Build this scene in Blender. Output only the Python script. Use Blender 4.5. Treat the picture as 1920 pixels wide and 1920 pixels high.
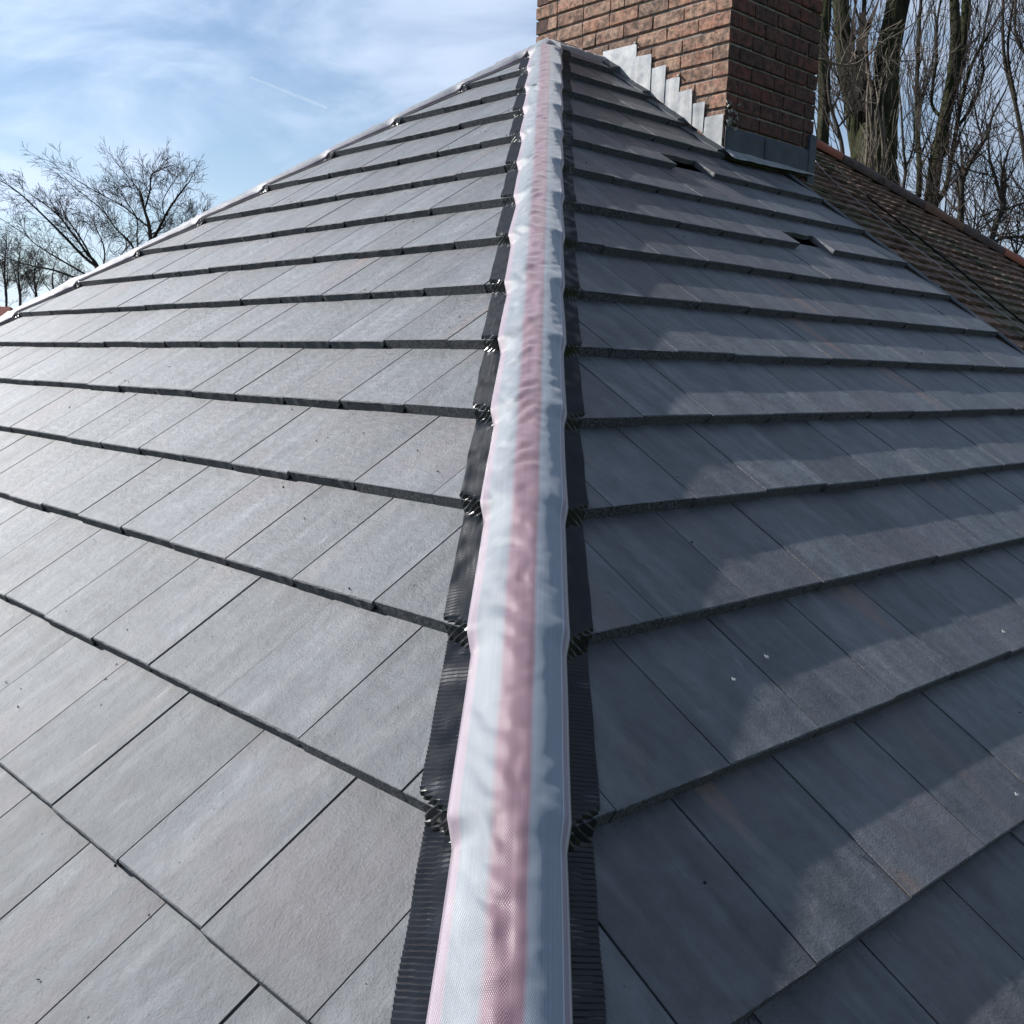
import bpy, math, random
from mathutils import Vector, Matrix, noise
V = Vector
scene = bpy.context.scene
for o in list(bpy.data.objects): bpy.data.objects.remove(o)

# ------------------------------------------------------------------ geometry frame of the roof (1 unit = one tile gauge)
G = 0.34                      # metres per tile gauge
APEX_Z = 8.6                  # height of the roof apex above the ground
def W(p): return V((p[0]*G, p[1]*G, p[2]*G + APEX_Z))
e_L = V((-0.71340353, 0.70075346, 0.0)); d_L = V((-0.57540554, -0.58579281, -0.57074973))
e_R = V((0.71655969, 0.69752578, 0.0)); d_R = V((0.5722737, -0.58788976, -0.57174159))
n_L = d_L.cross(e_L).normalized(); n_R = e_R.cross(-d_R).normalized()
if n_L.z < 0: n_L = -n_L

O_R = n_R*-0.0118 + d_R*0.033   # origin of the right slope (its courses sit a finger lower)
HIP0 = V((-0.0148, 0.0029, -0.0058))
D_HIP = n_L.cross(n_R).normalized()
if D_HIP.z > 0: D_HIP = -D_HIP
CSL = -D_HIP.dot(e_L)/D_HIP.dot(d_L); CSR = -D_HIP.dot(e_R)/D_HIP.dot(d_R)
# ------------------------------------------------------------------ camera
FPX, CY = 1929.43, 1098.41
CAM = V((0.05281348, -19.69143421, -5.68316567))
pitch, roll, yaw = -0.20788225, 0.02443073, -0.02238185
fw = V((math.sin(yaw)*math.cos(pitch), math.cos(yaw)*math.cos(pitch), math.sin(pitch)))
rt = V((math.cos(yaw), -math.sin(yaw), 0)); up = rt.cross(fw)
R2 = rt*math.cos(roll) + up*math.sin(roll); U2 = up*math.cos(roll) - rt*math.sin(roll)
cd = bpy.data.cameras.new('camera'); cam = bpy.data.objects.new('camera', cd)
scene.collection.objects.link(cam); scene.camera = cam
cam.matrix_world = Matrix(((R2.x, U2.x, -fw.x, W(CAM).x), (R2.y, U2.y, -fw.y, W(CAM).y), (R2.z, U2.z, -fw.z, W(CAM).z), (0, 0, 0, 1)))
cd.sensor_width = 36; cd.lens = FPX/1920*36; cd.shift_y = -(960-CY)/1920
cd.clip_start = 0.05; cd.clip_end = 20000
def ray(px, py): return fw + R2*((px-960)/FPX) - U2*((py-CY)/FPX)
def at(px, py, dist): return CAM + ray(px, py)*dist          # photo direction + real distance -> point (tile units)
def hit(px, py, p0, n):
    d = ray(px, py); return CAM + d*((p0-CAM).dot(n)/d.dot(n))

# ------------------------------------------------------------------ sun direction: grazes the right-hand slope
alpha = math.radians(19)
hor = V((-math.cos(alpha), math.sin(alpha), 0))
GRAZE = 0.060
lo, hi = 0.1, 1.2
for _ in range(50):
    E = (lo+hi)/2; S = hor*math.cos(E) + V((0, 0, math.sin(E)))
    if S.dot(n_R)/(-S.dot(d_R)) > GRAZE: hi = E
    else: lo = E
SUN = S.normalized(); ELEV = E
sl = bpy.data.lights.new('sun', 'SUN'); so = bpy.data.objects.new('sun', sl); scene.collection.objects.link(so)
so.rotation_euler = (-SUN).to_track_quat('-Z', 'Y').to_euler(); so.location = (0, 0, 30)
sl.energy = 5.0; sl.angle = math.radians(0.55); sl.color = (1.0, 0.975, 0.935)

# ------------------------------------------------------------------ world: Nishita sky with thin high cloud
world = bpy.data.worlds.new('World'); scene.world = world; world.use_nodes = True
nt = world.node_tree; N = nt.nodes; LK = nt.links
for n in list(N): N.remove(n)
def wn(t, **k):
    n = N.new(t)
    for a, b in k.items(): setattr(n, a, b)
    return n
out = wn('ShaderNodeOutputWorld'); bg = wn('ShaderNodeBackground'); bg.inputs[1].default_value = 0.06
sky = wn('ShaderNodeTexSky'); sky.sky_type = 'NISHITA'; sky.sun_disc = False
sky.sun_elevation = ELEV; sky.sun_rotation = math.atan2(hor.x, hor.y); sky.altitude = 50
sky.air_density = 1.0; sky.dust_density = 0.4; sky.ozone_density = 2.2
tc = wn('ShaderNodeTexCoord')
sep = wn('ShaderNodeSeparateXYZ'); LK.new(tc.outputs['Generated'], sep.inputs[0])
zc = wn('ShaderNodeMath', operation='MAXIMUM'); LK.new(sep.outputs[2], zc.inputs[0]); zc.inputs[1].default_value = 0.02
zz = wn('ShaderNodeMath', operation='ADD'); LK.new(zc.outputs[0], zz.inputs[0]); zz.inputs[1].default_value = 0.45
dv = wn('ShaderNodeVectorMath', operation='DIVIDE'); LK.new(tc.outputs['Generated'], dv.inputs[0])
cb = wn('ShaderNodeCombineXYZ')
for i in range(3): LK.new(zz.outputs[0], cb.inputs[i])
LK.new(cb.outputs[0], dv.inputs[1])
mp = wn('ShaderNodeMapping'); mp.inputs['Rotation'].default_value = (0, 0, math.radians(38)); mp.inputs['Scale'].default_value = (1.0, 1.5, 0.0)
mp.inputs['Location'].default_value = (0.95, 0.3, 0)
LK.new(dv.outputs[0], mp.inputs[0])
n1 = wn('ShaderNodeTexNoise'); n1.inputs['Scale'].default_value = 3.0; n1.inputs['Detail'].default_value = 8; n1.inputs['Roughness'].default_value = 0.55; n1.inputs['Distortion'].default_value = 0.45
n2 = wn('ShaderNodeTexNoise'); n2.inputs['Scale'].default_value = 1.3; n2.inputs['Detail'].default_value = 3
LK.new(mp.outputs[0], n1.inputs[0]); LK.new(dv.outputs[0], n2.inputs[0])
ad = wn('ShaderNodeMath', operation='ADD'); LK.new(n1.outputs[0], ad.inputs[0]); LK.new(n2.outputs[0], ad.inputs[1])
mr = wn('ShaderNodeMapRange', interpolation_type='SMOOTHSTEP'); LK.new(ad.outputs[0], mr.inputs[0])
mr.inputs[1].default_value = 0.87; mr.inputs[2].default_value = 1.20; mr.inputs[3].default_value = 0.04; mr.inputs[4].default_value = 0.92
# haze towards the horizon
hz = wn('ShaderNodeMapRange'); LK.new(sep.outputs[2], hz.inputs[0])
hz.inputs[1].default_value = 0.0; hz.inputs[2].default_value = 0.22; hz.inputs[3].default_value = 0.45; hz.inputs[4].default_value = 0.0
mx0 = wn('ShaderNodeMath', operation='MAXIMUM'); LK.new(mr.outputs[0], mx0.inputs[0]); LK.new(hz.outputs[0], mx0.inputs[1])
mix = wn('ShaderNodeMix', data_type='RGBA'); LK.new(mx0.outputs[0], mix.inputs[0]); hs = wn('ShaderNodeHueSaturation'); hs.inputs['Saturation'].default_value = 0.98; hs.inputs['Value'].default_value = 1.25; LK.new(sky.outputs[0], hs.inputs['Color']); LK.new(hs.outputs[0], mix.inputs[6])
nd = wn('ShaderNodeVectorMath', operation='NORMALIZE'); LK.new(tc.outputs['Generated'], nd.inputs[0])
dt = wn('ShaderNodeVectorMath', operation='DOT_PRODUCT'); LK.new(nd.outputs[0], dt.inputs[0]); dt.inputs[1].default_value = tuple(SUN)
th = wn('ShaderNodeMath', operation='MULTIPLY_ADD'); LK.new(dt.outputs['Value'], th.inputs[0]); th.inputs[1].default_value = 0.5; th.inputs[2].default_value = 0.5
pw = wn('ShaderNodeMath', operation='POWER'); LK.new(th.outputs[0], pw.inputs[0]); pw.inputs[1].default_value = 2.6
ph = wn('ShaderNodeMath', operation='MULTIPLY_ADD'); LK.new(pw.outputs[0], ph.inputs[0]); ph.inputs[1].default_value = 1.25; ph.inputs[2].default_value = 0.42
cc = wn('ShaderNodeVectorMath', operation='SCALE'); cc.inputs[0].default_value = (6.9, 8.2, 10.4); LK.new(ph.outputs[0], cc.inputs['Scale'])
LK.new(cc.outputs[0], mix.inputs[7])
LK.new(mix.outputs[2], bg.inputs[0]); LK.new(bg.outputs[0], out.inputs[0])

scene.view_settings.view_transform = 'Standard'; scene.view_settings.look = 'None'
scene.view_settings.gamma = 1; scene.view_settings.use_curve_mapping = False
scene.view_settings.exposure = 0.76
scene.render.engine = 'CYCLES'

# ------------------------------------------------------------------ helpers
COL = scene.collection
def obj(name, mesh, parent=None, mat=None):
    o = bpy.data.objects.new(name, mesh); COL.objects.link(o)
    if parent: o.parent = parent
    if mat and not mesh.materials: mesh.materials.append(mat)
    return o
def mesh_from(name, vs, fs, mat=None, smooth=False, uvs=None):
    m = bpy.data.meshes.new(name); m.from_pydata([tuple(v) for v in vs], [], fs)
    if smooth: m.polygons.foreach_set('use_smooth', [True]*len(fs))
    if uvs:
        ul = m.uv_layers.new(name='UVMap')
        for p in m.polygons:
            for li in p.loop_indices: ul.data[li].uv = uvs[m.loops[li].vertex_index]
    if mat: m.materials.append(mat)
    m.update(); return m
def empty(name, loc=(0, 0, 0), parent=None):
    o = bpy.data.objects.new(name, None); COL.objects.link(o); o.location = loc
    if parent: o.parent = parent
    return o
def tag(o, label=None, cat=None, group=None, kind=None):
    if label: o['label'] = label
    if cat: o['category'] = cat
    if group: o['group'] = group
    if kind: o['kind'] = kind
    return o
class MB:
    def __init__(s): s.v = []; s.f = []
    def add(s, vs, fs):
        b = len(s.v); s.v += [tuple(v) for v in vs]; s.f += [tuple(i+b for i in f) for f in fs]
    def box(s, o, x, y, z):        # corner + three edge vectors
        o, x, y, z = V(o), V(x), V(y), V(z)
        s.add([o, o+x, o+x+y, o+y, o+z, o+x+z, o+x+y+z, o+y+z], [(0, 3, 2, 1), (4, 5, 6, 7), (0, 1, 5, 4), (1, 2, 6, 5), (2, 3, 7, 6), (3, 0, 4, 7)])
    def tube(s, pts, rad, n=5, lump=0.0):
        rings = []; b = len(s.v); prev = None
        for i, p in enumerate(pts):
            t = (pts[min(i+1, len(pts)-1)] - pts[max(i-1, 0)])
            if t.length < 1e-9: t = V((0, 0, 1))
            t.normalize()
            if prev is None:
                a = t.cross(V((0.3, 1, 0.2))); a.normalize()
            else:
                a = prev - t*prev.dot(t)
                if a.length < 1e-6: a = t.cross(V((1, 0.2, 0)))
                a.normalize()
            prev = a; c = t.cross(a)
            r = rad[i]
            for k in range(n):
                an = 2*math.pi*k/n; u_ = a*math.cos(an) + c*math.sin(an); q_ = r*(1 + lump*noise.noise((p*0.9+u_*1.7))) if lump else r; s.v.append(tuple(p + u_*q_))
        for i in range(len(pts)-1):
            for k in range(n):
                k2 = (k+1) % n; s.f.append((b+i*n+k, b+i*n+k2, b+(i+1)*n+k2, b+(i+1)*n+k))
        s.f.append(tuple(b+k for k in reversed(range(n)))); s.f.append(tuple(b+(len(pts)-1)*n+k for k in range(n)))
    def build(s, name, mat, parent=None, smooth=False):
        return obj(name, mesh_from(name, s.v, s.f, mat, smooth), parent)

# ------------------------------------------------------------------ materials
def mat(name, rough=0.6, spec=0.5, metal=0.0):
    m = bpy.data.materials.new(name); m.use_nodes = True
    b = m.node_tree.nodes['Principled BSDF']; b.inputs['Roughness'].default_value = rough
    b.inputs['Specular IOR Level'].default_value = spec; b.inputs['Metallic'].default_value = metal
    return m, m.node_tree, b
class NT:
    def __init__(s, t): s.t = t
    def n(s, t, **k):
        x = s.t.nodes.new(t)
        for a, b in k.items(): setattr(x, a, b)
        return x
    def l(s, a, b): s.t.links.new(a, b)
    def noise(s, vec, scale, detail=4, rough=0.55, dist=0.0):
        x = s.n('ShaderNodeTexNoise'); x.inputs['Scale'].default_value = scale; x.inputs['Detail'].default_value = detail
        x.inputs['Roughness'].default_value = rough; x.inputs['Distortion'].default_value = dist
        if vec: s.l(vec, x.inputs['Vector'])
        return x.outputs[0]
    def ramp(s, f, stops):
        x = s.n('ShaderNodeValToRGB'); s.l(f, x.inputs[0]); e = x.color_ramp.elements
        while len(e) < len(stops): e.new(0.5)
        for i, (p, c) in enumerate(stops):
            e[i].position = p; e[i].color = (c, c, c, 1) if not isinstance(c, tuple) else (*c, 1)
        return x.outputs[0]
    def mix(s, f, a, b, mode='MIX'):
        x = s.n('ShaderNodeMix', data_type='RGBA', blend_type=mode)
        for sock, v in ((0, f), (6, a), (7, b)):
            if hasattr(v, 'links') or hasattr(v, 'is_linked'): s.l(v, x.inputs[sock])
            else: x.inputs[sock].default_value = v if sock == 0 else (*v, 1)
        return x.outputs[2]
    def math(s, op, a, b=None, c=None):
        x = s.n('ShaderNodeMath', operation=op)
        for i, v in enumerate((a, b, c)):
            if v is None: continue
            if hasattr(v, 'is_linked'): s.l(v, x.inputs[i])
            else: x.inputs[i].default_value = v
        return x.outputs[0]
    def bump(s, h, strength, dist, b):
        x = s.n('ShaderNodeBump'); x.inputs['Strength'].default_value = strength; x.inputs['Distance'].default_value = dist
        s.l(h, x.inputs['Height']); s.l(x.outputs[0], b.inputs['Normal']); return x
    def objcoord(s, scale=(1, 1, 1)):
        tc = s.n('ShaderNodeTexCoord'); oi = s.n('ShaderNodeObjectInfo')
        a = s.n('ShaderNodeVectorMath', operation='SCALE'); a.inputs[0].default_value = (37, 61, 83); s.l(oi.outputs['Random'], a.inputs['Scale'])
        b = s.n('ShaderNodeVectorMath', operation='ADD'); s.l(tc.outputs['Object'], b.inputs[0]); s.l(a.outputs[0], b.inputs[1])
        m = s.n('ShaderNodeMapping'); m.inputs['Scale'].default_value = scale; s.l(b.outputs[0], m.inputs[0])
        return m.outputs[0], b.outputs[0], oi.outputs['Random']

def make_slate():
    m, t, b = mat('slate_grey_concrete', 0.5, 0.58); s = NT(t)
    streak, iso, rnd = s.objcoord((9, 1.6, 9))
    big = s.noise(iso, 3.2, 4, 0.6, 0.8)
    st = s.noise(streak, 1.6, 5, 0.62, 0.6)
    col = s.ramp(st, [(0.28, (0.050, 0.056, 0.066)), (0.5, (0.080, 0.088, 0.099)), (0.74, (0.132, 0.138, 0.147))])
    # per-tile tone
    tone = s.ramp(rnd, [(0.0, 0.80), (0.5, 1.0), (1.0, 1.18)])
    col = s.mix(1.0, col, tone, 'MULTIPLY')
    col = s.mix(1.0, col, s.ramp(s.noise(iso, 13.0, 5, 0.65, 0.5), [(0.32, 0.76), (0.68, 1.2)]), 'MULTIPLY')
    # rust / purple clouding on some tiles
    stb = s.math('MULTIPLY_ADD', s.noise(streak, 0.55, 4, 0.6, 1.2), 0.6, s.math('MULTIPLY', big, 0.4))
    pm = s.ramp(stb, [(0.46, 0.0), (0.62, 0.8)])
    sel = s.ramp(s.math('FRACT', s.math('MULTIPLY', rnd, 7.31)), [(0.35, 0.12), (0.9, 0.9)])
    col = s.mix(s.math('MULTIPLY', pm, sel), col, (0.104, 0.086, 0.095))
    om = s.ramp(s.noise(streak, 0.7, 3, 0.5, 1.0), [(0.60, 0.0), (0.72, 0.6)])
    sel2 = s.ramp(s.math('FRACT', s.math('MULTIPLY', rnd, 13.7)), [(0.72, 0.0), (0.86, 1.0)])
    col = s.mix(s.math('MULTIPLY', om, sel2), col, (0.20, 0.125, 0.095))
    # pale scuffs
    sc = s.n('ShaderNodeMapping'); sc.inputs['Scale'].default_value = (60, 9, 9); sc.inputs['Rotation'].default_value = (0, 0, 0.35); s.l(iso, sc.inputs[0])
    scf = s.math('MULTIPLY', s.ramp(s.noise(sc.outputs[0], 1.0, 3, 0.5), [(0.66, 0.0), (0.76, 1.0)]), s.ramp(s.noise(iso, 6.0, 2), [(0.52, 0.0), (0.66, 0.6)]))
    col = s.mix(scf, col, (0.26, 0.27, 0.29))
    # speckle: sand grains and small pits
    sp = s.noise(iso, 420, 2, 0.6); pits = s.ramp(sp, [(0.30, 0.55), (0.42, 1.0)])
    patch = s.ramp(s.noise(iso, 7.0, 3, 0.6), [(0.35, 0.15), (0.65, 1.0)])
    col = s.mix(patch, col, s.mix(1.0, col, pits, 'MULTIPLY'))
    vo = s.n('ShaderNodeTexVoronoi'); vo.inputs['Scale'].default_value = 24; s.l(iso, vo.inputs['Vector'])
    dot = s.math('MULTIPLY', s.ramp(vo.outputs['Distance'], [(0.05, 1.0), (0.085, 0.0)]), s.ramp(s.noise(iso, 5.0, 2), [(0.56, 0.0), (0.62, 0.85)]))
    col = s.mix(dot, col, (0.03, 0.03, 0.03))
    # broken, dirty nose: rough dark concrete on the tail edge (its own raw colour)
    ge = s.n('ShaderNodeTexCoord'); se = s.n('ShaderNodeSeparateXYZ'); s.l(ge.outputs['Object'], se.inputs[0])
    gn = s.n('ShaderNodeNewGeometry')
    edge = s.ramp(se.outputs[1], [(0.0, 1.0), (0.0028, 0.0)])
    raw = s.ramp(s.noise(iso, 190, 4, 0.75), [(0.38, (0.008, 0.009, 0.011)), (0.53, (0.060, 0.066, 0.080)), (0.68, (0.20, 0.21, 0.235))])
    col = s.mix(edge, col, raw)
    s.l(col, b.inputs['Base Color'])
    ro = s.ramp(s.noise(iso, 8, 4), [(0.3, 0.45), (0.7, 0.55)])
    s.l(s.mix(edge, ro, (0.9, 0.9, 0.9)), b.inputs['Roughness'])
    g = s.math('ADD', s.math('MULTIPLY', s.noise(iso, 210, 4, 0.75), 1.0), s.math('MULTIPLY', s.noise(iso, 40, 3), 1.3))
    s.bump(g, 1.0, 0.0030, b)
    return m
M_slate = make_slate()

def simple(name, c1, c2, scale=8, rough=0.7, spec=0.3, bump=0.3, bd=0.01, metal=0.0, stretch=(1, 1, 1), rand=0.0):
    m, t, b = mat(name, rough, spec, metal); s = NT(t)
    v, iso, rnd = s.objcoord(stretch)
    f = s.noise(v, scale, 6, 0.6, 0.4)
    col = s.ramp(f, [(0.3, c1), (0.7, c2)])
    if rand:
        col = s.mix(1.0, col, s.ramp(rnd, [(0, 1-rand), (1, 1+rand)]), 'MULTIPLY')
    s.l(col, b.inputs['Base Color'])
    if bump: s.bump(s.noise(v, scale*5, 5, 0.65), bump, bd, b)
    return m
M_felt = simple('roofing_felt', (0.012, 0.012, 0.013), (0.02, 0.02, 0.022), 6, 0.9, 0.1)
M_batten = simple('batten_wood', (0.10, 0.085, 0.06), (0.17, 0.14, 0.10), 5, 0.8, 0.2, stretch=(1, 12, 12))
M_strip = simple('pleated_foil', (0.005, 0.0055, 0.008), (0.011, 0.012, 0.015), 10, 0.26, 0.42, 0.15, 0.002)
M_lead = simple('lead_sheet', (0.17, 0.185, 0.21), (0.36, 0.36, 0.355), 9, 0.5, 0.5, 0.12, 0.006, metal=0.3, rand=0.1)
M_leaddark = simple('weathered_lead', (0.025, 0.034, 0.044), (0.055, 0.066, 0.078), 9, 0.6, 0.4, 0.3, 0.01)
M_mortar = simple('mortar', (0.20, 0.19, 0.175), (0.34, 0.32, 0.30), 22, 0.95, 0.1, 0.6, 0.01)
M_lead2 = simple('cement_crumbs', (0.30, 0.29, 0.27), (0.42, 0.41, 0.38), 22, 0.95, 0.1, 0.8, 0.02)

def make_brick(name, cols, blotc, sootk):
    m, t, b = mat(name, 0.9, 0.2); s = NT(t)
    v, iso, rnd = s.objcoord()
    base = s.ramp(s.math('FRACT', s.math('MULTIPLY', rnd, 5.7)), cols)
    blot = s.ramp(s.noise(iso, 11, 5, 0.65, 0.6), [(0.38, 0.0), (0.62, 0.75)])
    col = s.mix(blot, base, blotc)
    soot = s.ramp(s.noise(iso, 26, 6, 0.7, 0.5), [(0.40, 0.0), (0.62, sootk)])
    col = s.mix(soot, col, (0.035, 0.03, 0.028))
    dt = s.ramp(s.noise(iso, 130, 3, 0.6), [(0.58, 0.0), (0.7, 0.8)])
    col = s.mix(dt, col, (0.06, 0.045, 0.04))
    s.l(col, b.inputs['Base Color'])
    s.bump(s.math('ADD', s.noise(iso, 70, 6, 0.7), s.noise(iso, 14, 3)), 0.6, 0.006, b)
    return m
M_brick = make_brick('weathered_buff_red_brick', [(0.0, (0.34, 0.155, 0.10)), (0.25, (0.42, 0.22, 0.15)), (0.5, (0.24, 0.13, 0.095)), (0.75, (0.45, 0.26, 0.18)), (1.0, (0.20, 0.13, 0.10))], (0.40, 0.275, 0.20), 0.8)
M_brick2 = make_brick('sooty_red_brick_shade_tone', [(0.0, (0.17, 0.055, 0.042)), (0.25, (0.22, 0.075, 0.055)), (0.5, (0.11, 0.05, 0.042)), (0.75, (0.20, 0.085, 0.065)), (1.0, (0.085, 0.05, 0.043))], (0.12, 0.07, 0.058), 0.9)  # redder brick, its colour also darkened to carry the front face's shade
M_plain = simple('plain_clay_tile', (0.085, 0.055, 0.043), (0.19, 0.118, 0.088), 16, 0.9, 0.2, 0.7, 0.01, rand=0.35)
M_plainmoss = simple('mossy_clay_tile', (0.07, 0.068, 0.046), (0.155, 0.125, 0.09), 16, 0.95, 0.15, 0.8, 0.012, rand=0.35)
M_capred = simple('red_cap_tile', (0.26, 0.085, 0.055), (0.34, 0.12, 0.075), 9, 0.75, 0.3, 0.3, 0.01)
M_capdark = simple('dark_cap_tile', (0.055, 0.042, 0.04), (0.12, 0.085, 0.075), 12, 0.85, 0.25, 0.5, 0.01)
M_capbrown = simple('brown_cap_tile', (0.11, 0.065, 0.045), (0.19, 0.10, 0.07), 9, 0.85, 0.25, 0.5, 0.01)
M_cablew = simple('white_cable', (0.2, 0.2, 0.2), (0.28, 0.28, 0.28), 5, 0.5, 0.4, 0)
M_cableshadow = simple('cable_shadow_black', (0.010, 0.010, 0.010), (0.02, 0.02, 0.02), 5, 0.8, 0.05, 0)
M_bark = simple('grey_bark', (0.030, 0.026, 0.022), (0.055, 0.047, 0.040), 6, 0.95, 0.1, 0.5, 0.02)
M_twig = simple('twig_bark', (0.022, 0.018, 0.016), (0.042, 0.034, 0.029), 4, 0.9, 0.15, 0)
def make_poplar_bark():
    m, t, b = mat('mossy_poplar_bark', 0.95, 0.1); s = NT(t)
    tc = s.n('ShaderNodeTexCoord'); mp = s.n('ShaderNodeMapping'); mp.inputs['Scale'].default_value = (9, 9, 2.2); s.l(tc.outputs['Object'], mp.inputs[0])
    f = s.noise(mp.outputs[0], 1.6, 7, 0.7, 0.6)
    col = s.ramp(f, [(0.3, (0.010, 0.010, 0.007)), (0.5, (0.032, 0.031, 0.019)), (0.7, (0.065, 0.06, 0.038))])
    gr = s.ramp(s.noise(tc.outputs['Object'], 1.1, 4), [(0.42, 0.0), (0.62, 0.7)])
    col = s.mix(gr, col, (0.034, 0.043, 0.014))
    s.l(col, b.inputs['Base Color']); s.bump(f, 1.0, 0.06, b); return m
M_poplar = make_poplar_bark()
M_palevine = simple('pale_twig_bark', (0.09, 0.075, 0.058), (0.16, 0.135, 0.105), 5, 0.9, 0.15, 0)
M_bud = simple('red_brown_bud', (0.09, 0.035, 0.025), (0.15, 0.055, 0.035), 5, 0.8, 0.2, 0)
M_grass = simple('grass', (0.03, 0.045, 0.018), (0.06, 0.08, 0.03), 0.6, 0.95, 0.1, 0.3, 0.05)
M_wallbrick = simple('house_wall_brick', (0.20, 0.10, 0.075), (0.30, 0.16, 0.12), 6, 0.9, 0.2, 0.4, 0.01)
M_gutter = simple('black_gutter', (0.02, 0.02, 0.02), (0.03, 0.03, 0.03), 5, 0.4, 0.5, 0)
M_redroof = simple('far_red_roof', (0.12, 0.035, 0.03), (0.18, 0.06, 0.045), 3, 0.9, 0.2, 0.3, 0.02)

def make_fabric():
    m, t, b = mat('woven_membrane', 0.43, 0.35); s = NT(t)
    uv = s.n('ShaderNodeUVMap'); uv.uv_map = 'UVMap'; sp = s.n('ShaderNodeSeparateXYZ'); s.l(uv.outputs[0], sp.inputs[0])
    u, w = sp.outputs[0], sp.outputs[1]
    wob = s.math('MULTIPLY', s.math('SUBTRACT', s.noise(uv.outputs[0], 1.3, 2), 0.5), 0.05)
    uu = s.math('ADD', u, wob)
    white = (0.215, 0.238, 0.268); pink = (0.232, 0.138, 0.170); pale = (0.30, 0.235, 0.28)
    col = s.ramp(uu, [(0.0, pale), (0.085, pale), (0.10, white), (0.325, white), (0.385, pink), (0.605, pink), (0.65, (0.25, 0.29, 0.345)), (0.93, (0.26, 0.295, 0.355)), (0.945, pale), (1.0, pale)])  # right of the stripe bluer: shading put into the cloth colour
    # fine lengthwise threads and edge stitching
    th = s.math('SINE', s.math('MULTIPLY', u, 520.0)); tv = s.math('SINE', s.math('MULTIPLY', w, 330.0))
    weave = s.math('MULTIPLY', th, tv)
    wc = s.ramp(s.math('MULTIPLY_ADD', weave, 0.5, 0.5), [(0.15, 0.68), (0.6, 1.10)])
    col = s.mix(1.0, col, wc, 'MULTIPLY')
    lon = s.noise(None, 1, 1)
    mp = s.n('ShaderNodeMapping'); mp.inputs['Scale'].default_value = (90, 0.6, 1); s.l(uv.outputs[0], mp.inputs[0])
    col = s.mix(1.0, col, s.ramp(s.noise(mp.outputs[0], 1, 2), [(0.3, 0.90), (0.7, 1.08)]), 'MULTIPLY')
    li = s.math('ABSOLUTE', s.math('SUBTRACT', u, 0.925)); col = s.mix(s.ramp(li, [(0.002, 0.8), (0.005, 0.0)]), col, (0.7, 0.66, 0.74))
    li = s.math('ABSOLUTE', s.math('SUBTRACT', u, 0.985)); col = s.mix(s.ramp(li, [(0.006, 0.8), (0.012, 0.0)]), col, (0.72, 0.68, 0.74))
    s.l(col, b.inputs['Base Color'])
    s.bump(weave, 0.28, 0.0012, b)
    b.inputs['Sheen Weight'].default_value = 0.45; b.inputs['Sheen Roughness'].default_value = 0.35; b.inputs['Subsurface Weight'].default_value = 0.35; b.inputs['Subsurface Radius'].default_value = (1, 1, 1); b.inputs['Subsurface Scale'].default_value = 0.04
    return m
M_fabric = make_fabric()

# ------------------------------------------------------------------ roof coordinates
T = 0.092                      # tile thickness at the tail
Wd = 0.9292                     # tile cover width
delta = [0.02921409, -0.01974611, -0.04528169, -0.04577366, -0.02726216, 0.00788316, 0.03841526, 0.03503739, 0.05526324, 0.04375893, 0.02112038, -0.00158832, -0.0341634, -0.05687696]
def sk(k):
    d = delta[k-1] if 1 <= k <= 14 else (0.04 if k < 1 else -0.03)
    return 1.53488696 + (14-k) + d
KS = list(range(15, -3, -1))   # courses from the top (15) to the eaves (-2)
CS = 0.8032                    # hip offset along the eaves per unit of slope (CSL, CSR: exact per side)
VERGE = 3.27
NOSES = sorted([sk(k) for k in KS])
def wedge(s, soft=0.07):
    # height of tile surface above the tail plane, just like the real stepped courses, softened for draped sheets
    prev = NOSES[0]-1.0
    for q in NOSES:
        if s <= q:
            f = (s-prev)/(q-prev); h = -T*(1-f)
            if soft and f*(q-prev) < soft:
                g = f*(q-prev)/soft; h = h*g + 0.0*(1-g)
            return h
        prev = q
    return 0.0

def clip(poly, a, b, c):       # keep a*x+b*y+c >= 0
    outp = []
    for i in range(len(poly)):
        p, q = poly[i], poly[(i+1) % len(poly)]
        fp, fq = a*p[0]+b*p[1]+c, a*q[0]+b*q[1]+c
        if fp >= 0: outp.append(p)
        if (fp >= 0) != (fq >= 0):
            t = fp/(fp-fq); outp.append((p[0]+(q[0]-p[0])*t, p[1]+(q[1]-p[1])*t))
    return outp
def area(poly): return abs(sum(poly[i][0]*poly[(i+1) % len(poly)][1]-poly[(i+1) % len(poly)][0]*poly[i][1] for i in range(len(poly))))/2
LEN = 1.22
rng = random.Random(11)
# whole-tile meshes: L-shaped tail with the side-lock channel, crumbled tail edge
def tile_mesh(seed, mirror):
    r = random.Random(seed); w = Wd-0.016; n = 12; vs = []; fs = []; ch = 0.065
    xs = [w*i/n for i in range(n+1)]
    # rows: top front (bevel), top just behind, top back ; bottom front, bottom back
    for x in xs:
        j = r.uniform(-0.0025, 0.002)
        lowz = -T*0.40 if (x > w-ch-0.001 and not mirror) or (x < ch+0.001 and mirror) else -T-0.004
        vs.append((x*G, (0.010+j*0.5)*G, (-0.002)*G))           # top edge
        vs.append((x*G, (0.0+j)*G, (-0.012+r.uniform(-.004, .004))*G))
        vs.append((x*G, (0.004+j*0.6)*G, lowz*G))
        vs.append((x*G, LEN*G, 0.0))
        vs.append((x*G, LEN*G, -0.07*G))
    for i in range(n):
        a, b = i*5, (i+1)*5
        fs += [(a, b, b+3, a+3), (a+1, b+1, b, a), (a+2, b+2, b+1, a+1), (a+4, b+4, b+2, a+2), (a+3, b+3, b+4, a+4)]
    fs += [(0, 3, 4, 2, 1), (n*5+1, n*5+2, n*5+4, n*5+3, n*5)]
    return mesh_from('tile', vs, fs, M_slate)
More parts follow.
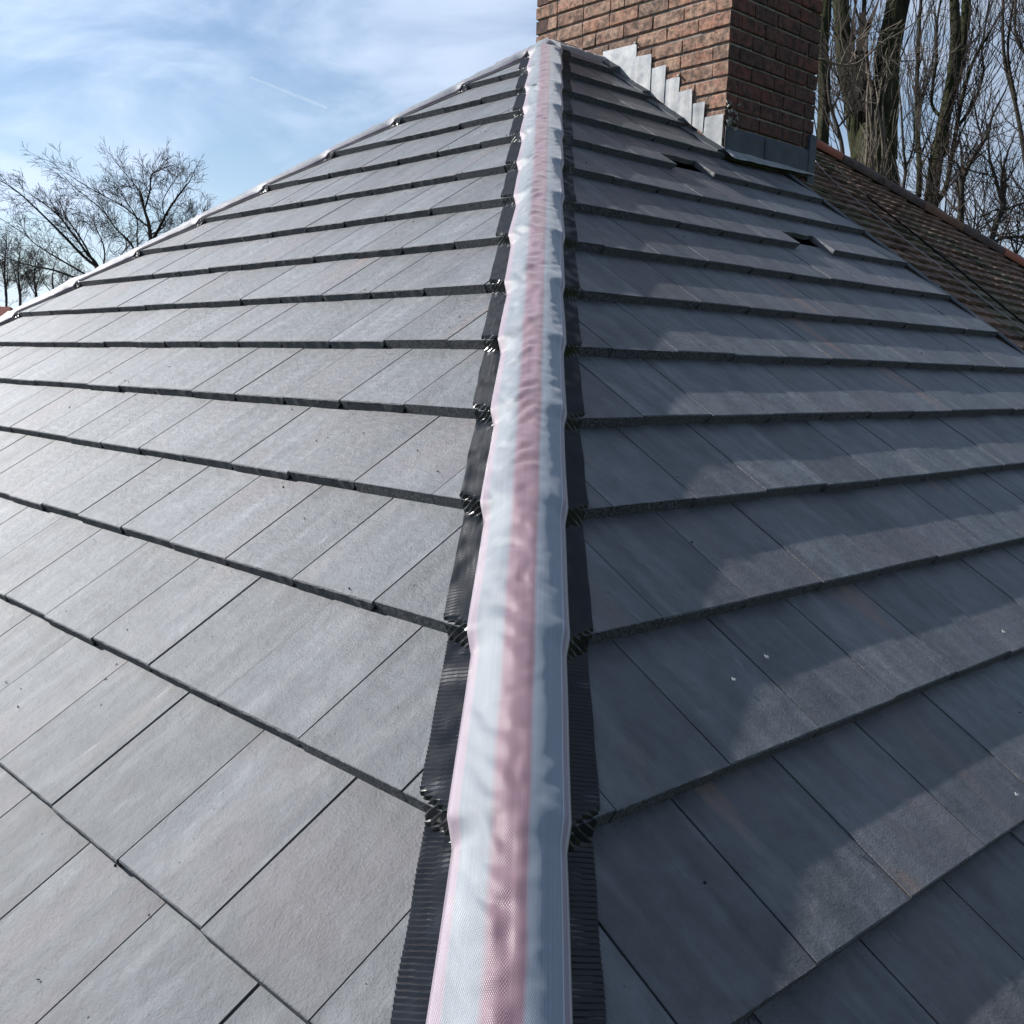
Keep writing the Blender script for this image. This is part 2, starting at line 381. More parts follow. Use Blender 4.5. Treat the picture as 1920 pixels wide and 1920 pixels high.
WHOLE = {m: [tile_mesh(i+20*m, m) for i in range(6)] for m in (0, 1)}
def cut_tile_mesh(poly):
    n = len(poly); vs = [(p[0]*G, p[1]*G, -0.001*G) for p in poly] + [(p[0]*G, p[1]*G, (-T-0.003)*G if p[1] < 0.1 else -0.07*G) for p in poly]
    fs = [tuple(range(n)), tuple(reversed(range(n, 2*n)))] + [((i+1) % n, i, n+i, n+(i+1) % n) for i in range(n)]
    return mesh_from('tile', vs, fs, M_slate)
def in_view(p, margin=160):
    d = p-CAM; z = d.dot(fw)
    if z < 0.3: return False
    x = 960+FPX*d.dot(R2)/z; y = CY-FPX*d.dot(U2)/z
    return -margin < x < 1920+margin and -margin < y < 1920+margin

house = empty('slate_roofed_house', W((0, 0, 0))); house.location.z = 0
tag(house, 'house with newly tiled dark grey flat tile hipped roof, fabric hip rolls and brick chimney', 'house')
def place(o, mw):
    o.matrix_world = mw
def frame(org, x, y, z):
    w = W(org); return Matrix(((x.x, y.x, z.x, w.x), (x.y, y.y, z.y, w.y), (x.z, y.z, z.z, w.z), (0, 0, 0, 1)))
HM = Matrix.Translation(house.location).inverted()

def slope(side, offs, holes):
    e, d, n = (e_L, d_L, n_L) if side < 0 else (e_R, d_R, n_R)
    x = -e if side < 0 else e
    # underlay with battens
    mb = MB(); smax = 17.6; CS = CSL if side < 0 else CSR
    if side < 0: poly = [(0, 0), (CS*smax, smax), (-CS*smax, smax)]
    else: poly = [(0, 0), (VERGE-0.05, 0), (VERGE-0.05, smax), (-CS*smax, smax)]
    O = O_R if side > 0 else V((0, 0, 0))
    P = lambda X, s, h: W(O + x*X + d*s + n*h)
    top = [P(a, s, -0.27) for a, s in poly]; bot = [P(a, s, -0.62) for a, s in poly]; k = len(poly)
    mb.add(top+bot, [tuple(range(k)), tuple(reversed(range(k, 2*k)))] + [((i+1) % k, i, k+i, k+(i+1) % k) for i in range(k)])
    base = mb.build('roof_slope', M_felt, house); base.matrix_parent_inverse = HM
    bm = MB()
    for kk in KS:
        s1 = sk(kk)-1.16; s0 = s1-0.12
        if s0 < 0.05: continue
        x0 = -CS*s0+0.05; x1 = CS*s0-0.05 if side < 0 else VERGE-0.1
        bm.box(O+x*x0+d*s0-n*0.27, x*(x1-x0), d*0.12, n*0.075)
    bo = MB(); bo.v = [tuple(W(v)) for v in bm.v]; bo.f = bm.f
    bt = bo.build('batten', M_batten, base); bt['kind'] = 'stuff'; bt.matrix_parent_inverse = HM
    rest = MB(); cnt = 0
    for kk in KS:
        s1 = sk(kk); gap = (sk(kk)-sk(kk+1)) if kk < 15 else 1.0
        tilt = T/gap
        y = (-d - n*tilt).normalized(); z = x.cross(y).normalized()
        off = offs(kk)
        lo_ = -CS*s1-1; hi_ = (CS*s1+1) if side < 0 else VERGE+1
        j = math.floor((lo_-off)/Wd)
        while off + j*Wd < hi_:
            x0 = off + j*Wd; j += 1
            broken = kk in holes and abs(x0+Wd/2-holes[kk]) < Wd*0.4
            g = rng.uniform(0.006, 0.02); jit = rng.uniform(-0.011, 0.011)
            rect = [(g/2, 0), (Wd-g/2, 0), (Wd-g/2, LEN), (g/2, LEN)]
            m_ = 0.18
            p = [(g/2, 0.40), (Wd*0.45, 0.44), (Wd*0.7, 0.41), (Wd-g/2, 0.46), (Wd-g/2, LEN), (g/2, LEN)] if broken else rect
            # slope in local coordinates: X = x0+px , s = s1-py
            p = clip(p, 1, -CS, x0 + CS*s1 - m_)           # x > -CS*s + m
            if side < 0: p = clip(p, -1, -CS, -x0 + CS*s1 - m_)
            else: p = clip(p, -1, 0, VERGE - x0)
            # chimney cut-out on the right slope
            if side > 0 and kk >= 12:
                if x0 + Wd > CH_A and s1 < CH_S+0.3: p = clip(p, -1, 0, CH_A-0.02-x0)
                elif x0 + Wd > CH_A and s1-LEN < CH_S: p = clip(p, 0, -1, s1-CH_S-0.03)
            if len(p) < 3 or area(p) < 0.004: continue
            org = O + x*x0 + d*(s1+jit) + n*rng.uniform(-0.004, 0.003)
            ctr = O + x*(x0+Wd/2) + d*(s1-0.5)
            rot = Matrix.Rotation(rng.uniform(-0.003, 0.003), 4, 'Z') @ Matrix.Rotation(rng.uniform(-0.003, 0.003), 4, 'Y')
            mw = frame(org, x, y, z) @ rot
            whole = len(p) == 4 and abs(area(p)-area(rect)) < 1e-6
            if not in_view(ctr, 260):
                vv = [mw @ V((a*G, b*G, hh*G)) for hh in (0, -T) for a, b in p]; q = len(p)
                rest.add(vv, [tuple(range(q)), tuple(reversed(range(q, 2*q)))] + [((i+1) % q, i, q+i, q+(i+1) % q) for i in range(q)])
                continue
            if whole:
                me = WHOLE[0][rng.randrange(6)]
                o = bpy.data.objects.new('tile', me); COL.objects.link(o)
                mw = mw @ Matrix.Translation((0.008*G, 0, 0))
            else:
                me = cut_tile_mesh(p); o = bpy.data.objects.new('tile', me); COL.objects.link(o)
            o.parent = base; o.matrix_parent_inverse = HM; o.matrix_basis = mw; cnt += 1
    if rest.v:
        o = rest.build('tile', M_slate, base); o['kind'] = 'stuff'; o.matrix_parent_inverse = HM
    print('slope', side, 'tiles', cnt)
    return base
# chimney position in right-slope coordinates
CH_A, CH_S, CH_W = 1.46, 3.46, 2.72
offL = {1: -.377, 2: -.8116, 3: -.373, 4: -.863, 5: -.448, 6: -.057, 7: -.614, 8: -.12, 9: -.58, 10: -.1, 11: -.56, 12: -.08, 13: -.55, 14: -.06, 15: -.5, 0: -.84, -1: -.37, -2: -.8}
offR = {1: .551, 2: .074, 3: .4895, 4: .911, 5: .278, 6: .75, 7: .25, 8: .50, 9: .0, 10: .55, 11: .07, 12: .55, 13: .05, 14: .5, 15: .1, 0: .1, -1: .55, -2: .05}
slope_L = slope(-1, lambda k: -offL[k] + 0.0, {})
slope_R = slope(1, lambda k: offR[k], {9: 0.465, 11: -0.395})

# hidden back slopes, plain felt, so that the building is closed
def zc(e, d, a, s, h, n): return W(e*a + d*s + n*h)
mb = MB(); sm = 17.6
ridge_end = e_R*(VERGE)
b1 = V((0, 0, 0)); b2 = (-e_L*0 + e_L*CS*sm + d_L*sm); b3 = ridge_end + V((-d_R.x, -d_R.y, d_R.z))*sm
lower = V((0, 0, -0.35))
mb.add([W(b1+lower), W(ridge_end+lower), W(b3+lower), W(b2+lower)], [(0, 1, 2, 3)])
bs = mb.build('roof_slope', M_felt, house); bs.matrix_parent_inverse = HM

# ------------------------------------------------------------------ fabric roll over a hip or ridge, with pleated foil strips
def draped(org, D, mA, nA, sA, mB, nB, sB,  r0, r1, step, name, vr=0.30, v1=0.46, lift=0.022, seed=0, strips=('A', 'B'), fine=True, edgeup=0.024, pitch=0.031):
    # D: direction down the hip; m: in-plane perpendicular pointing away; n: normal; s: function(point)->slope distance
    Np = (nA+nB).normalized(); Np = (Np - D*Np.dot(D)).normalized(); X = mB - Np*mB.dot(Np); X.normalize()
    beta = math.atan2(-mB.dot(Np), mB.dot(X)); tb = math.tan(beta)
    nr = int((r1-r0)/step); nv = 32 if fine else 14; vs = []; uv = []
    rr = 0.13
    for i in range(nr+1):
        rho = r0 + (r1-r0)*i/nr
        H = org + D*rho
        for j in range(nv+1):
            q = -1 + 2*j/nv; m, n, sf = (mA, nA, sA) if q < 0 else (mB, nB, sB)
            sb = sf(H + m*vr)
            ph = sb % 1.0
            we = (vr+(0.025 if (q < 0 and fine) else 0))*(1 + 0.035*noise.noise(V((rho*0.9, 3.1*(1 if q > 0 else -1), seed))))
            hh = wedge(sb, 0.10)
            # fabric pulls in just below each nose
            v = q*we
            k = abs(q)
            wl = tb/math.sqrt(1+tb*tb)
            cb_ = math.cos(beta)
            xx = v*cb_
            yy = -tb*(math.sqrt(xx*xx+rr*rr) - math.sqrt((we*cb_)**2+rr*rr) + we*cb_) + lift*(1-k**2.4 if q < 0 else 1)
            if q > 0: yy += edgeup*k if k < 0.94 else edgeup*k - (edgeup+lift)*0.8*(k-0.94)/0.06
            # pillows and wrinkles
            a = 1-k**3
            w1 = noise.noise(V((rho*1.9, q*0.9, seed+5)))*0.024*a*min(1, max(0.12, 1-(q+0.15)*3.5))
            z = rho*5.2 + 0.7*math.sin(q*2.1+rho)
            w2 = (abs(noise.noise(V((z, q*1.1+0.3*math.sin(rho*3), seed+9))))-0.2)*0.044*a*min(1, max(0.08, 1-(q+0.1)*3.5))*(0.5+0.8*max(0, noise.noise(V((rho*0.7, q*1.5, seed+2)))+0.4))
            w4 = (1-min(1, abs(noise.noise(V((rho*3.3+0.8*q*q, q*0.8, seed+21))))*8))*0.012*a*min(1, max(0.1, 1-(q+0.1)*3.5))
            w3 = abs(noise.noise(V((rho*12, q*2.2, seed+7))))*0.012*a
            dev = (H-(O_R if (q > 0 and name == 'hip_roll' and fine) else V((0, 0, 0)))).dot(n) if name == 'hip_roll' and fine else 0.0
            p = H + X*xx + Np*(yy + w1 + w2 - w3 - w4) + n*((hh*(1 if q < 0 or not fine else 0.6)-dev)*k*k + 0.016)
            vs.append(W(p)); uv.append((j/nv, rho))
    fs = [(i*(nv+1)+j, i*(nv+1)+j+1, (i+1)*(nv+1)+j+1, (i+1)*(nv+1)+j) for i in range(nr) for j in range(nv)]
    me = mesh_from(name, vs, fs, M_fabric, True, uv)
    ro = obj(name, me, house); ro.matrix_parent_inverse = HM
    sd = ro.modifiers.new('thickness', 'SOLIDIFY'); sd.thickness = 0.002; sd.offset = -1
    # strips
    for key in strips:
        m, n, sf = (mA, nA, sA) if key == 'A' else (mB, nB, sB)
        v0, v1_ = (vr+0.02, v1+0.032) if (key == 'A' and fine) else (vr, v1)
        st = pitch/ (2*1)
        cnt = int((r1-r0)/st); cols = [v0-0.03, v0+0.03, v0+0.06, v0+0.09, v0+(v1_-v0)*0.8, v1_]
        vs = []; fs = []
        for i in range(cnt+1):
            rho = r0 + i*st
            for j, v in enumerate(cols):
                base = org + D*(rho) + m*v
                if name == 'hip_roll' and fine: base = base - n*(base-(O_R if key == 'B' else V((0, 0, 0)))).dot(n)
                sb = sf(base); hh = wedge(sb, 0.075)
                # distance just below the nearest nose: foil is crumpled there
                dn_ = min((sb-q for q in NOSES if sb-q > -0.03), default=9)
                cr = max(0, 1-abs(dn_-0.03)/0.13) if dn_ < 0.3 else 0
                pl = (0.5 if i % 2 else -0.5)*0.011*(1+0.7*cr) * (0.75+0.5*noise.noise(V((rho*6, v*10, seed))))
                crx = cr*0.016*noise.noise(V((rho*13, v*16, seed+3)))
                ed = 0.012*noise.noise(V((rho*2.3, seed, 4))) + cr*0.012*noise.noise(V((rho*18, seed, 8))) if v == v1_ else 0
                lean = (v-vr)*-0.22
                p = base + D*lean + m*ed + n*(hh + 0.013 + pl + crx)
                vs.append(W(p))
        C = len(cols)
        fs = [(i*C+j, i*C+j+1, (i+1)*C+j+1, (i+1)*C+j) for i in range(cnt) for j in range(C-1)]
        me = mesh_from('pleated_strip', vs, fs, M_strip, False)
        so_ = obj('pleated_strip', me, ro); so_.matrix_parent_inverse = HM
    return ro
def inplane(D, d, e, away):
    m = e*away - D*(e*away).dot(D); return m.normalized()
# near hip
Dn = (D_HIP + V((0.0033, 0, 0.0013))).normalized()   # the roll wanders a little off the true arris
mA = inplane(Dn, d_L, e_L, 1); mB = inplane(Dn, d_R, e_R, 1)
hip1 = draped(HIP0, Dn, mA, n_L, lambda p: p.dot(d_L), mB, n_R, lambda p: (p-O_R).dot(d_R), -0.05, 21.0, 0.035, 'hip_roll', seed=1)
# far hip of the left slope
Df = (d_L + e_L*CS).normalized()
nK = V((-n_R.x, -n_R.y, n_R.z)); dK = V((-d_R.x, -d_R.y, d_R.z))
mL = inplane(Df, d_L, e_L, -1)
mK = dK - Df*dK.dot(Df); mK = V((0, 1, 0)) - Df*Df.y; mK = (mK - nK*mK.dot(nK)); mK = (mK-Df*mK.dot(Df)).normalized()
hip2 = draped(V((0, 0, 0)), Df, mL, n_L, lambda p: p.dot(d_L), mK, nK, lambda p: p.dot(d_L), 0.0, 15.0, 0.08, 'hip_roll', seed=4, strips=('A',), fine=False, edgeup=0.0, lift=0.05, vr=0.27, v1=0.38)
# ridge from the apex to the chimney
ridge = draped(V((0, 0, 0)), e_R, d_R, n_R, lambda p: 0.6, dK, nK, lambda p: 0.6, -0.02, CH_A, 0.06, 'ridge_roll', seed=6, strips=('A',), fine=False, edgeup=0.0, lift=0.05, vr=0.26, v1=0.36)

# ------------------------------------------------------------------ chimney
hR = V((d_R.x, d_R.y, 0)).normalized(); back = -hR
C0 = e_R*CH_A + d_R*CH_S                                   # near corner where it meets the slope
nWall = -e_R
# depth of the stack: solve so that the far edge stands at the photographed column
lo, hi = 1, 12
for _ in range(40):
    mid = (lo+hi)/2; p = C0 + back*mid; p = V((p.x, p.y, 0.3)); q = p-CAM
    if 960+FPX*q.dot(R2)/q.dot(fw) > 1004: lo = mid
    else: hi = mid
DEP = lo; print('chimney depth', DEP)
zb = C0.z - 1.2; rows_n = 30; CHH = 0.2545; JT = 0.030
ch = MB(); ins = 0.034
c1 = V((C0.x, C0.y, zb)) + e_R*ins + back*ins
ch.box(W(c1), e_R*(CH_W-2*ins)*G, back*(DEP-2*ins)*G, V((0, 0, rows_n*CHH*G)))
chim = ch.build('chimney', M_mortar, house); chim.matrix_parent_inverse = HM
def brick_mesh(L, D, H, seed, bm_=None):
    r = random.Random(seed); bv = 0.018; j = lambda: r.uniform(-0.007, 0.007)
    vs = []; 
    def ring(z, ins_): 
        pts = [(ins_, ins_), (L-ins_, ins_), (L-ins_, D-ins_), (ins_, D-ins_)]
        for (a, b) in pts: vs.append(((a+j())*G, (b+j())*G, (z+j()*0.6)*G))
    ring(0, bv); ring(bv, 0); ring(H-bv, 0); ring(H, bv)
    fs = [(3, 2, 1, 0), (12, 13, 14, 15)]
    for k in range(3):
        for i in range(4): fs.append((k*4+i, k*4+(i+1) % 4, (k+1)*4+(i+1) % 4, (k+1)*4+i))
    return mesh_from('brick', vs, fs, bm_ or M_brick)
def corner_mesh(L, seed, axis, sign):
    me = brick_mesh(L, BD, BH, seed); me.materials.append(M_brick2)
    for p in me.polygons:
        if p.normal[axis]*sign > 0.4: p.material_index = 1      # front side: its shade put into a darker red
    return me
BL, BD, BH = 0.655, 0.315, CHH-JT
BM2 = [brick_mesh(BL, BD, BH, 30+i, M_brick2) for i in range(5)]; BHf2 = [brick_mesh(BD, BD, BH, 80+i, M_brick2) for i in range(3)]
BM = [brick_mesh(BL, BD, BH, i) for i in range(5)]; BHf = [brick_mesh(BD, BD, BH, 50+i) for i in range(3)]
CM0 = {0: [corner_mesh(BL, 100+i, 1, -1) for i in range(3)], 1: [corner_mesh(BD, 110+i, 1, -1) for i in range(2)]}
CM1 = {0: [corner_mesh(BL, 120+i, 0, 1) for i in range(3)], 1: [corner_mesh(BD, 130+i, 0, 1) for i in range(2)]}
bcount = 0; hid = MB()
z0off = 0.105
for rI in range(rows_n):
    z = zb + rI*CHH + z0off
    even = rI % 2
    for face in (0, 1, 2, 3):
        # face 0: front (along e_R, outward -back) ; 1: left side (along back, outward -e_R) ; 2, 3 hidden
        if face == 0: o0, dx, dy, Ln = V((C0.x, C0.y, z)), e_R, back, CH_W
        elif face == 1: o0, dx, dy, Ln = V((C0.x, C0.y, z)), back, e_R, DEP
        elif face == 2: o0, dx, dy, Ln = V((C0.x, C0.y, z))+back*DEP, e_R, -back, CH_W
        else: o0, dx, dy, Ln = V((C0.x, C0.y, z))+e_R*CH_W, back, -e_R, DEP
        xx = 0.0 if (even == (face in (0, 2))) else BD+JT*0.4
        seq = 0
        while xx < Ln-0.02:
            L = BL
            if (rI*7+seq*3+face) % 11 == 5: L = BD
            end = Ln if (even == (face in (0, 2))) else Ln-BD-JT*0.4
            if xx + L > end: L = end-xx
            if L < 0.06: break
            jz = rng.uniform(-0.004, 0.004); pr = rng.uniform(-0.010, 0.010)
            org = o0 + dx*xx + dy*pr + V((0, 0, jz))
            if face in (0, 1) and z > C0.z-0.9-(0 if face == 0 else -0.2) and z < C0.z + 6.0 and bcount < 298 and in_view(org+dx*L/2, 40):
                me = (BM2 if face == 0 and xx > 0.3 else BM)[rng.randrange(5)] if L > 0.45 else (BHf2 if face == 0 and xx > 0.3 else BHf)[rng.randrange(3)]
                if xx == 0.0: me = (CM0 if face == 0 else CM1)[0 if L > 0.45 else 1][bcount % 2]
                o = bpy.data.objects.new('brick', me); COL.objects.link(o)
                zv = V((0, 0, 1))
                sx = L/(BL if L > 0.45 else BD)
                if face == 0: mw = frame(org, dx, dy, zv) @ Matrix.Diagonal((sx, 1, 1, 1))
                else:
                    # left face: local x along 'back' needs a mirrored origin to stay right-handed
                    mw = frame(org+dx*L, -dx, dy, zv) @ Matrix.Diagonal((sx, 1, 1, 1))
                o.parent = chim; o.matrix_parent_inverse = HM; o.matrix_basis = mw; bcount += 1
            else:
                hb = MB(); hb.box(org, dx*L, dy*BD, V((0, 0, BH))); hid.add([W(v) for v in hb.v], hb.f)
            xx += L + JT; seq += 1
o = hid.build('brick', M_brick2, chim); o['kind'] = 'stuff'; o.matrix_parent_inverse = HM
print('bricks', bcount)

# stepped lead soakers on the left face: corners read off as directions, landed on the real wall plane
pW = C0 - e_R*0.0
def wallhit(px, py, off=0.02): return hit(px, py, pW - e_R*off, e_R)
steps = [((1131, 97), (1194, 82), (1193, 147), (1131, 122)), ((1194, 106), (1222, 101), (1219, 163), (1190, 146)), ((1221, 129), (1249, 121), (1245, 180), (1217, 162)),
         ((1248, 150), (1275, 143), (1270, 200), (1244, 180)), ((1272, 173), (1298, 166), (1297, 220), (1269, 200)), ((1297, 195), (1322, 190), (1318, 235), (1295, 219)), ((1321, 220), (1357, 213), (1353, 270), (1318, 236))]
for i, q in enumerate(steps):
    n_ = 6; vs = []
    a, b, c, d = [wallhit(*p, off=0.008+0.020*((i*5) % 3)/2) for p in q]
    c = c + V((0, 0, -0.12)); d = d + V((0, 0, -0.12))
    for u in range(n_+1):
        for v in range(n_+1):
            p = (a*(1-u/n_)+b*(u/n_))*(1-v/n_) + (d*(1-u/n_)+c*(u/n_))*(v/n_)
            edge = min(u, n_-u, v)/3
            p = p - e_R*(0.004 + 0.003*abs(noise.noise(V((u*0.8+i*9, v*0.7, 2)))) + 0.002*math.sin(u*1.3+i))
            vs.append(W(p))
    fs = [(u*(n_+1)+v, u*(n_+1)+v+1, (u+1)*(n_+1)+v+1, (u+1)*(n_+1)+v) for u in range(n_) for v in range(n_)]
    me = mesh_from('lead_flashing', vs, fs, M_lead, False); o = obj('lead_flashing', me, chim); o.matrix_parent_inverse = HM
    sd = o.modifiers.new('t', 'SOLIDIFY'); sd.thickness = 0.0012
    # lead clip at the top edge
    if i in (0, 3):
        cb2 = MB(); p = wallhit(q[1][0]-3, q[1][1]-1, 0.05); cb2.box(W(p), back*0.03*G, e_R*0.05*G, V((0, 0, 0.025*G)))
        o2 = cb2.build('lead_clip', M_lead, chim); o2.matrix_parent_inverse = HM
# side gutter lead between the cut tiles and the wall, stepping with the courses
sg = MB()
for i in range(0, 40):
    s0 = 0.15 + i*(CH_S-0.1)/40; s1 = s0 + (CH_S-0.1)/40
    h0, h1 = wedge(s0, 0)+0.012, wedge(s1-1e-4, 0)+0.012
    P = lambda a, s, h: W(e_R*a + d_R*s + n_R*h)
    sg.add([P(CH_A-0.20, s0, h0), P(CH_A-0.20, s1, h1), P(CH_A+0.03, s1, h1+0.05), P(CH_A+0.03, s0, h0+0.05), P(CH_A-0.20, s0, h0-.1), P(CH_A-0.20, s1, h1-.1), P(CH_A+0.03, s0, h0-.1), P(CH_A+0.03, s1, h1-.1)],
           [(0, 1, 2, 3), (0, 4, 5, 1), (1, 5, 7, 2), (0, 3, 6, 4)])
o = sg.build('lead_soaker', M_leaddark, chim); o.matrix_parent_inverse = HM
for p_ in o.data.polygons: pass
# front apron: dark lead upstand on the front face and pale tray on the slope
def quadgrid(fn, nu, nv, name, m, parent, th=0.004, smooth=True):
    vs = [W(fn(u/nu, v/nv)) for u in range(nu+1) for v in range(nv+1)]
    fs = [(u*(nv+1)+v, (u+1)*(nv+1)+v, (u+1)*(nv+1)+v+1, u*(nv+1)+v+1) for u in range(nu) for v in range(nv)]
    o = obj(name, mesh_from(name, vs, fs, m, smooth), parent); o.matrix_parent_inverse = HM
    if th: sd = o.modifiers.new('t', 'SOLIDIFY'); sd.thickness = th; sd.offset = 0
    return o
def apron(a0, a1, off):
    def f(u, v):
        a = a0 + (a1-a0)*u
        p = V((C0.x, C0.y, 0)) + e_R*(a-CH_A) - back*(off + 0.012*noise.noise(V((a*3, v*2, 5))))
        zt = C0.z + 0.38 + 0.015*noise.noise(V((a*7, 0, 1))); zbm = C0.z - 0.10
        return V((p.x, p.y, zt + (zbm-zt)*v))
    return f
quadgrid(apron(CH_A-0.0, CH_A+1.22, 0.030), 14, 6, 'lead_apron', M_leaddark, chim)
quadgrid(apron(CH_A+1.16, CH_A+CH_W+0.03, 0.042), 14, 6, 'lead_apron', M_leaddark, chim)
quadgrid(lambda u, v: e_R*(CH_A-0.02+(CH_W+0.02)*u) + d_R*(CH_S-0.05+(0.36-0.2*u)*v) + n_R*(0.02+0.02*(1-v)+0.012*noise.noise(V((u*8, v*3, 3)))), 18, 5, 'lead_tray', M_lead, chim)
# side lead at the right arris
mb = MB(); mb.box(V((C0.x, C0.y, C0.z-0.3)) + e_R*(CH_W-0.16) - back*0.06, e_R*0.22, back*0.08, V((0, 0, 0.95)))
mb.v = [tuple(W(v)) for v in mb.v]; o = mb.build('lead_soaker', M_leaddark, chim); o.matrix_parent_inverse = HM
# broken mortar fillet at the near corner
mb = MB()
for i in range(26):
    p = V((C0.x, C0.y, C0.z)) + e_R*rng.uniform(0.0, 0.34) - back*rng.uniform(0.02, 0.06) + V((0, 0, rng.uniform(0.30, 0.78)))
    r = rng.uniform(0.02, 0.055); k = 6
    vs = [p + V((rng.uniform(-1, 1), rng.uniform(-1, 1), rng.uniform(-1, 1))).normalized()*r for _ in range(6)]
    mb.add([W(v) for v in vs], [(0, 1, 2), (0, 2, 3), (0, 3, 4), (1, 2, 5), (2, 3, 5), (3, 4, 5), (0, 1, 4), (1, 4, 5)])
o = mb.build('mortar_fillet', M_lead2, chim); o.matrix_parent_inverse = HM; o['kind'] = 'stuff'
# chimney cap
mb = MB(); top = zb + rows_n*CHH
mb.box(W(V((C0.x, C0.y, top)) - e_R*0.12 - back*0.12), e_R*(CH_W+0.24)*G, back*(DEP+0.24)*G, V((0, 0, 0.3*G)))
o = mb.build('chimney_cap', M_mortar, chim); o.matrix_parent_inverse = HM

# verge tray between the new tiles and the old neighbouring roof
quadgrid(lambda u, v: e_R*(VERGE-0.02+0.17*v) + d_R*(3.6+14.0*u) + n_R*(-0.055+0.018*math.sin(v*math.pi)), 60, 3, 'bonding_gutter', M_leaddark, house)

# ------------------------------------------------------------------ neighbouring house with the old clay roof
nb = empty('neighbouring_house', W((6, 6, 0))); nb.location.z = 0
tag(nb, 'neighbouring house with weathered brown clay tiled roof and half round hip tiles', 'house')
HN = Matrix.Translation(nb.location).inverted()
azB = math.atan2(2650-960, FPX)
hfw = V((fw.x, fw.y, 0)).normalized(); hrt = V((hfw.y, -hfw.x, 0))
e_B = (hfw*math.cos(azB) + hrt*math.sin(azB)).normalized()
n_B = e_B.cross(-d_R).normalized()
dB = (-n_B.cross(e_B)).normalized()
if dB.z > 0: dB = -dB
O_B = e_R*(VERGE+0.05) - n_R*0.05
def Bc(p): q = p-O_B; return q.dot(e_B), q.dot(dB)
h1 = hit(1525, 272, O_B, n_B); h2 = hit(1920, 500, O_B, n_B)
A1, S1 = Bc(h1); A2, S2 = Bc(h2); print('B hip', A1, S1, A2, S2)
# verge direction in plane-B coordinates
vA, vS = d_R.dot(e_B), d_R.dot(dB)
ht = (h2-h1).normalized()
hA, hS = ht.dot(e_B), ht.dot(dB)
smax = 16
mb = MB()
pp = [O_B - d_R*0.0, h1 - ht*3, h1 + ht*16, O_B + d_R*17.5]
topv = [W(p - n_B*0.12) for p in pp]; botv = [W(p - n_B*0.5) for p in pp]
mb.add(topv+botv, [(0, 1, 2, 3), (7, 6, 5, 4), (0, 3, 7, 4), (1, 0, 4, 5), (2, 1, 5, 6), (3, 2, 6, 7)])
bslope = mb.build('roof_slope', M_felt, nb); bslope.matrix_parent_inverse = HN
PG, PW, PT = 0.34, 0.52, 0.055
def ptile(seed):
    r = random.Random(seed); vs = []; n = 4; w = PW-0.02
    for i in range(n+1):
        x = w*i/n; cam_ = 0.012*math.sin(math.pi*i/n)
        j = r.uniform(-0.008, 0.008)
        vs += [(x*G, j*G, (cam_)*G), (x*G, (j+0.004)*G, (cam_-PT)*G), (x*G, 0.6*G, cam_*G), (x*G, 0.6*G, (cam_-PT)*G)]
    fs = []
    for i in range(n):
        a, b = i*4, i*4+4; fs += [(a, b, b+2, a+2), (a+1, b+1, b, a), (a+3, b+3, b+1, a+1)]
    fs += [(0, 2, 3, 1), (n*4+1, n*4+3, n*4+2, n*4)]
    return vs, fs
PTs = [ptile(i) for i in range(5)]
PM = [mesh_from('tile', v, f, M_plain) for v, f in PTs]; PM2 = [mesh_from('tile', v, f, M_plainmoss) for v, f in PTs]
cand = []
zB = n_B
for row in range(-6, 42):
    s = row*PG + 0.1
    # verge a at this s : along d_R ; hip a at this s
    a_v = vA/vS*s
    a_h = A1 + (s-S1)*hA/hS if abs(hS) > 1e-6 else 99
    lo_a, hi_a = a_v, a_h
    sag = lambda a: 0.03*math.sin(a*0.7+row*0.25) + 0.02*noise.noise(V((a*1.7, s*1.2, 0)))
    a = lo_a - (0 if row % 2 else PW/2)
    while a < min(hi_a, lo_a+30):
        if a + PW*0.6 < hi_a:
            aa = max(a, lo_a)
            org = O_B + e_B*aa + dB*(s+sag(aa)) + n_B*(rng.uniform(-0.008, 0.012))
            behind = False
            ctr = org + e_B*PW/2
            # skip tiles that would stand inside the chimney
            q = ctr-C0; ia, ib = q.dot(e_R), q.dot(back)
            if not (-0.1 < ia < CH_W+0.05 and -0.05 < ib < DEP):
                cand.append(((ctr-CAM).length, in_view(ctr, 20), org, aa, a))
        a += PW
cand.sort(key=lambda c: (not c[1], c[0]))
rest = MB(); cnt = 0
for dist, vis, org, aa, a in cand:
    if not vis and dist > 26: continue
    w = (a+PW-aa)/PW
    if w < 0.25: continue
    tl = PT/PG*1.0
    y = (-dB - n_B*tl).normalized(); z = e_B.cross(y).normalized()
    mw = frame(org, e_B, y, z) @ Matrix.Rotation(rng.uniform(-0.022, 0.022), 4, 'Z') @ Matrix.Rotation(rng.uniform(-0.02, 0.02), 4, 'Y') @ Matrix.Rotation(rng.uniform(-0.01, 0.01), 4, 'X') @ Matrix.Diagonal((w, 1, 1, 1))
    moss = noise.noise(V((org.x*0.6, org.y*0.6, 2.2))) > 0.12
    if vis and cnt < 299:
        o = bpy.data.objects.new('tile', (PM2 if moss else PM)[rng.randrange(5)]); COL.objects.link(o)
        o.parent = bslope; o.matrix_basis = mw; cnt += 1
    else:
        v, f = PTs[rng.randrange(5)]; rest.add([mw @ V(p) for p in v], f)
if rest.v:
    o = rest.build('tile', M_plain, bslope); o['kind'] = 'stuff'
print('plain tiles', len(cand), cnt)
